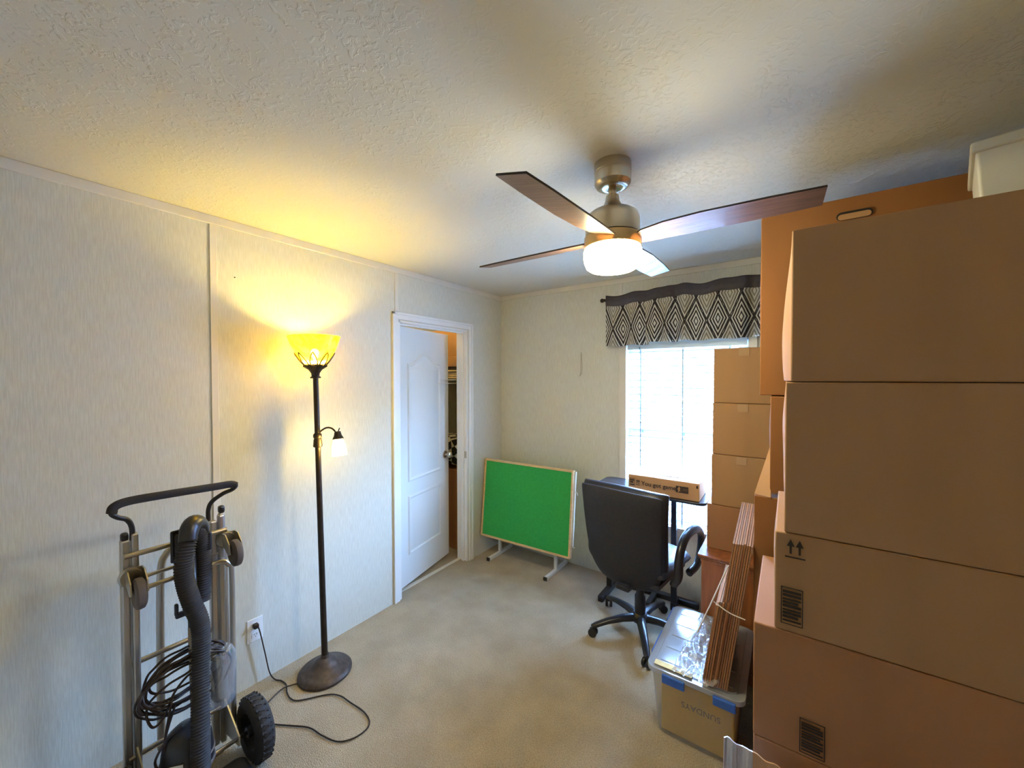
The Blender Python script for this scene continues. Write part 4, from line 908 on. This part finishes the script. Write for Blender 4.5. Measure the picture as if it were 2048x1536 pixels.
for k in range(5):
    a = math.radians(230 + 72 * k); d = Vector((math.cos(a), math.sin(a), 0)); nn = Vector((-d.y, d.x, 0))
    b = new(); rings = []
    for (r, z, w, h) in ((0.035, 0.10, 0.030, 0.024), (0.12, 0.102, 0.027, 0.022), (0.22, 0.088, 0.023, 0.018), (0.30, 0.068, 0.020, 0.015), (0.322, 0.062, 0.014, 0.012)):
        c = d * r + Vector((0, 0, z)); rings.append([b.verts.new(c + nn * w * math.cos(t) + Vector((0, 0, h * math.sin(t)))) for t in [2 * PI * i / 12 for i in range(12)]])
    for p, q in zip(rings, rings[1:]):
        for i in range(12): b.faces.new((p[i], p[(i + 1) % 12], q[(i + 1) % 12], q[i]))
    b.faces.new(rings[0]); b.faces.new(rings[-1])
    sp = obj('base_spoke', b, M['chairpl'], ch, smooth=True, auto=50)
    b = new(); c = d * 0.312 + Vector((0, 0, 0.027)); wd_ = Vector((math.cos(a + 0.9), math.sin(a + 0.9), 0)); rot = wd_.to_track_quat('Z', 'Y').to_matrix().to_4x4()
    for o2 in (-0.024, 0.006): lathe(b, [(0.012, 0), (0.025, 0.001), (0.027, 0.005), (0.027, 0.013), (0.025, 0.017), (0.012, 0.018)], 20, Matrix.Translation(c + wd_ * o2) @ rot)
    tube(b, [c + Vector((0, 0, 0.01)), c + Vector((0, 0, 0.04))], 0.008, 8)
    obj('caster', b, M['blackpl'], sp, smooth=True, auto=40)

# ------------------------------------------------------------------ clear bin, yellow folder inside, film, flattened boxes
bn = thing('storage_bin', 'clear plastic storage bin with milky lid and blue latches on the carpet', 'storage bin', (1.99, 2.08, 0))
bx_, by_ = 0.197, 0.285
def tray(z0, z1, r0, r1, inset0, inset1, th):
    b = new(); rings = []
    for z, ins, off_ in ((z0, inset0, 0), (z1, inset1, 0), (z1, inset1 + th, 0), (z0 + th, inset0 + th, 0)):
        ol_ = rrect(-bx_ + ins, -by_ + ins, bx_ - ins, by_ - ins, 0.035, 5); rings.append([b.verts.new((x, y, z)) for x, y in ol_])
    n = len(rings[0])
    for p, q in zip(rings, rings[1:]):
        for i in range(n): b.faces.new((p[i], p[(i + 1) % n], q[(i + 1) % n], q[i]))
    b.faces.new(rings[0][::-1]); b.faces.new(rings[-1]); return b
obj('tub', tray(0.002, 0.295, 0, 0, 0.040, 0.016, 0.0025), M['bin'], bn, smooth=True, auto=40)
b = new(); prism(b, rrect(-bx_, -by_, bx_, by_, 0.04), 0.022, Matrix.Translation((0, 0, 0.296))); prism(b, rrect(-bx_ + 0.03, -by_ + 0.03, bx_ - 0.03, by_ - 0.03, 0.03), 0.006, Matrix.Translation((0, 0, 0.318)))
for k in range(5): bx(b, (-bx_ + 0.05, -by_ + 0.06 + k * 0.105, 0.324), (bx_ - 0.05, -by_ + 0.068 + k * 0.105, 0.327))
obj('lid', b, M['binlid'], bn, smooth=True, auto=40, bevel=0.003)
for (lo, hi) in (((-0.125, -by_ - 0.010, 0.268), (-0.03, -by_ + 0.004, 0.308)), ((0.08, -by_ - 0.010, 0.268), (0.165, -by_ + 0.004, 0.308)), ((-bx_ - 0.008, -0.17, 0.275), (-bx_ + 0.004, 0.02, 0.312)), ((-bx_ - 0.008, 0.13, 0.275), (-bx_ + 0.004, 0.27, 0.312))):
    b = bx(new(), lo, hi); obj('latch', b, M['blue'], bn, bevel=0.005)
yfld = thing('yellow_folder', 'yellow card marked SUNDAYS upside down inside the clear storage bin', 'folder', (1.995, 1.845, 0.012))
b = new(); bx(b, (-0.145, 0.0, 0.0), (0.150, 0.22, 0.245)); obj('folder', b, M['yellow'], yfld, bevel=0.004)
text('SUNDAYS', 0.036, M['ink'], yfld, face_y(0.10, -0.001, 0.168) @ Matrix.Rotation(PI, 4, 'Z'))
b = new(); bx(b, (1.825, 1.812, 0.3245), (1.985, 1.845, 0.3262)); tag(obj('paper_note', b, mat('yellow_paper', (236, 214, 150), rough=0.8, var=0.08, vscale=30)), 'narrow yellow paper note lying on the front edge of the milky bin lid', 'paper')

bd = thing('flattened_boxes', 'strapped bundle of flattened cardboard boxes standing on the milky bin lid', 'cardboard bundle', (2.10, 1.82, 0.328))
def shp(x_bot, x_top, zt, yb0, yt0, yb1, yt1, zt1, th, m_):
    """one sheet seen edge-on, bottom on the lid; leans to +x"""
    b = new()
    p = [Vector((x_bot, yb0, 0)), Vector((x_bot, yb1, 0)), Vector((x_top, yt1, zt1)), Vector((x_top, yt0, zt))]
    q = [v + Vector((th, 0, 0)) for v in p]
    a = [b.verts.new(v) for v in p]; c = [b.verts.new(v) for v in q]
    b.faces.new(a); b.faces.new(c[::-1])
    for i in range(4): b.faces.new((a[i], c[i], c[(i + 1) % 4], a[(i + 1) % 4]))
    return obj('sheet', b, m_, bd)
for k in range(9):
    x = -0.050 + k * 0.0080; j_ = random.uniform(-0.004, 0.004)
    shp(x, x + 0.088, 0.635 + j_, 0.0 + j_, -0.012 + j_, 0.36, 0.375, 0.70, 0.0064, (M['cardedge'], M['card2'])[k % 2])
for k in range(6):
    x = -0.075 + k * 0.0086; j_ = random.uniform(-0.004, 0.004)
    shp(x, x + 0.088 * 0.60, 0.38 + j_ - (0.0 if k else 0.02), -0.008 + j_, -0.018 + j_, 0.30, 0.31, 0.40, 0.0066, (M['cardedge'], M['card2'])[k % 2])
b = new(); tube(b, [(-0.087, -0.05, 0.235), (-0.03, -0.045, 0.39), (0.024, -0.035, 0.543)], 0.0028, 6); tube(b, smoothpath([(-0.027, -0.04, 0.382), (0.03, -0.035, 0.352), (0.085, -0.025, 0.338)], 4), 0.0024, 6)
obj('strap', b, M['strap'], bd)
# crinkled film over the lid
b = new(); nx, ny = 44, 60; G = []
for i in range(nx + 1):
    row = []
    for j in range(ny + 1):
        u, v = i / nx, j / ny
        x = 1.905 + 0.185 * u + 0.03 * v + 0.01 * noise.noise(Vector((v * 6, 0, 3))); y = 1.795 + 0.50 * v
        z = 0.334 + 0.030 * abs(noise.noise(Vector((u * 5, v * 9, 1.3)))) + 0.018 * abs(noise.noise(Vector((u * 14, v * 24, 4.1)))) + 0.05 * max(0, u - 0.8) / 0.2 * 0.6
        if v < 0.12: y -= 0.02 * (1 - v / 0.12) * u; z -= 0.05 * (1 - v / 0.12) * (u ** 2) * 0.0
        row.append(b.verts.new((x, y, z)))
    G.append(row)
for i in range(nx):
    for j in range(ny): b.faces.new((G[i][j], G[i + 1][j], G[i + 1][j + 1], G[i][j + 1]))
tag(obj('plastic_film', b, M['film'], smooth=True), 'crinkled clear plastic film draped on the bin lid against the flattened boxes', 'plastic film')

# open carton with foil-lined flap at the very front
oc = thing('open_carton', 'open carton with a silvery lined flap at the bottom edge of the photo', 'box', (2.40, 0.98, 0))
b = new(); t_ = 0.005
bx(b, (-0.22, -0.22, 0), (0.22, 0.22, t_)); bx(b, (-0.22, -0.22, t_), (-0.22 + t_, 0.22, 0.50)); bx(b, (0.22 - t_, -0.22, t_), (0.22, 0.22, 0.50)); bx(b, (-0.22, -0.22, t_), (0.22, -0.22 + t_, 0.50)); bx(b, (-0.22, 0.22 - t_, t_), (0.22, 0.22, 0.50))
obj('carton', b, M['card2'], oc)
b = new(); ns = 26; lo_, hi_ = [], []
for i in range(ns + 1):
    u = i / ns; x = -0.222 + 0.20 * u; wv = 0.006 * math.sin(u * 34) * math.exp(-u * 3) + 0.003 * math.sin(u * 11)
    top = 0.640 - 0.004 * u if u < 0.40 else 0.638 - 0.10 * (u - 0.40) ** 1.5
    lo_.append(b.verts.new((x, 0.218 + wv * 0.3, 0.50))); hi_.append(b.verts.new((x, 0.225 + wv, top + 0.003 * math.sin(u * 23))))
for i in range(ns): b.faces.new((lo_[i], lo_[i + 1], hi_[i + 1], hi_[i]))
fl_ = obj('flap', b, None, oc, mats=[M['foil'], M['cardin']]); sdm = fl_.modifiers.new('t', 'SOLIDIFY'); sdm.thickness = 0.004
for p in fl_.data.polygons:
    if p.center.x > -0.222 + 0.072: p.material_index = 1

# ------------------------------------------------------------------ closet contents
cl = thing('closet_shelf', 'white wire shelf across the closet seen through the open door', 'shelf', (-0.45, 2.40, 1.62))
b = new()
for k in range(9): tube(b, [(-0.34 + k * 0.075, -0.9, 0), (-0.34 + k * 0.075, 0.66, 0)], 0.003, 6)
for k in range(50): tube(b, [(-0.34, -0.9 + k * 0.0318, 0.004), (0.28, -0.9 + k * 0.0318, 0.004)], 0.0018, 5)
tube(b, [(0.28, -0.9, -0.03), (0.28, 0.66, -0.03)], 0.003, 6)
obj('wires', b, M['whitemetal'], cl)
fabd = mat('dark_blanket_cloth', (96, 84, 78), rough=0.9, var=0.3, vscale=20); fabl = mat('beige_cloth', (206, 186, 150), rough=0.9, var=0.15, vscale=20)
def folded(name, label, lo, hi, m_, n=3):
    b = new(); x0, y0, z0 = lo; x1, y1, z1 = hi; h = (z1 - z0) / n
    for k in range(n):
        prism(b, rrect(y0 + random.uniform(0, 0.01), z0 + k * h + 0.001, y1, z0 + (k + 1) * h - 0.001, h * 0.4, 4), x1 - x0, Matrix.Translation((x0, 0, 0)) @ Matrix(((0, 0, 1, 0), (1, 0, 0, 0), (0, 1, 0, 0), (0, 0, 0, 1))))
    return tag(obj(name, b, m_, smooth=True, auto=40), label, 'folded blanket')
folded('folded_blanket', 'folded beige blanket on the closet shelf under a darker one', (-0.70, 2.66, 1.628), (-0.20, 3.0, 1.715), fabl, 4)
folded('folded_blanket', 'thin dark folded blanket between the beige one and the shelf cartons in the closet', (-0.69, 2.67, 1.716), (-0.20, 2.99, 1.745), fabd, 1)
def cm1(b, x, y, z):
    for k in range(3): bx(b, (x + 0.315 + k * 0.018, y, 0.045), (x + 0.328 + k * 0.018, y + 0.0006, 0.058 + 0.006 * (k % 2)))
def cm2(b, x, y, z):
    for k in range(6): bx(b, (x + 0.30 + k * 0.012, y, 0.075), (x + 0.308 + k * 0.012, y + 0.0006, 0.084 + 0.004 * (k % 2)))
carton('cardboard_box', 'lower carton on the closet shelf with small dark print', (-0.72, 2.66, 1.747), (-0.14, 3.0, 1.845), M['card3'], seed=41, parts=[prints(('printed_line', cm1))], cat='box')
carton('cardboard_box', 'upper carton on the closet shelf with a line of print near the closet top', (-0.72, 2.67, 1.847), (-0.14, 3.0, 2.10), M['card3'], seed=42, parts=[prints(('printed_line', cm2))], cat='box')
carton('cardboard_box', 'tall carton standing on the closet floor beneath a checked blanket', (-0.75, 2.68, 0.0), (-0.13, 3.03, 0.76), M['card2'], seed=43, cat='box')
b = new(); bmesh.ops.create_cube(b, size=1.0); bmesh.ops.subdivide_edges(b, edges=b.edges[:], cuts=9, use_grid_fill=True)
for v in b.verts:
    p = v.co * 2; r = p.normalized() * max(abs(p.x), abs(p.y), abs(p.z)); q = p * 0.45 + r * 0.62
    v.co = Vector((q.x * 0.27 - 0.44, q.y * 0.16 + 2.84, q.z * 0.14 + 0.925 + 0.02 * noise.noise(p * 2)))
CM = bpy.data.materials.new('checked_cloth'); CM.use_nodes = True; nt = CM.node_tree; p_ = nt.nodes['Principled BSDF']; ck = nt.nodes.new('ShaderNodeTexChecker'); tc_ = nt.nodes.new('ShaderNodeTexCoord'); mp_ = nt.nodes.new('ShaderNodeMapping')
mp_.inputs['Rotation'].default_value = (0.5, 0.6, 0.8); ck.inputs['Scale'].default_value = 15; ck.inputs['Color1'].default_value = (*s2l((28, 28, 26)), 1); ck.inputs['Color2'].default_value = (*s2l((222, 220, 208)), 1)
nt.links.new(tc_.outputs['Object'], mp_.inputs[0]); nt.links.new(mp_.outputs[0], ck.inputs[0]); nt.links.new(ck.outputs[0], p_.inputs['Base Color']); p_.inputs['Roughness'].default_value = 0.9
tag(obj('checked_blanket', b, CM, smooth=True, sub=1), 'black and white checked blanket bundled on the closet carton', 'blanket')
cb = thing('closet_light', 'round closet ceiling light hidden behind the door head', 'ceiling light', (-0.42, 2.35, H))
b = new(); lathe(b, [(0.06, 0), (0.06, -0.02), (0.02, -0.03)], 24); obj('base', b, M['white'], cb)
b = new(); bmesh.ops.create_uvsphere(b, u_segments=16, v_segments=10, radius=0.035, matrix=Matrix.Translation((0, 0, -0.06))); obj('bulb', b, emis('closet_bulb', (1.0, 0.70, 0.28), 70.0), cb, smooth=True)
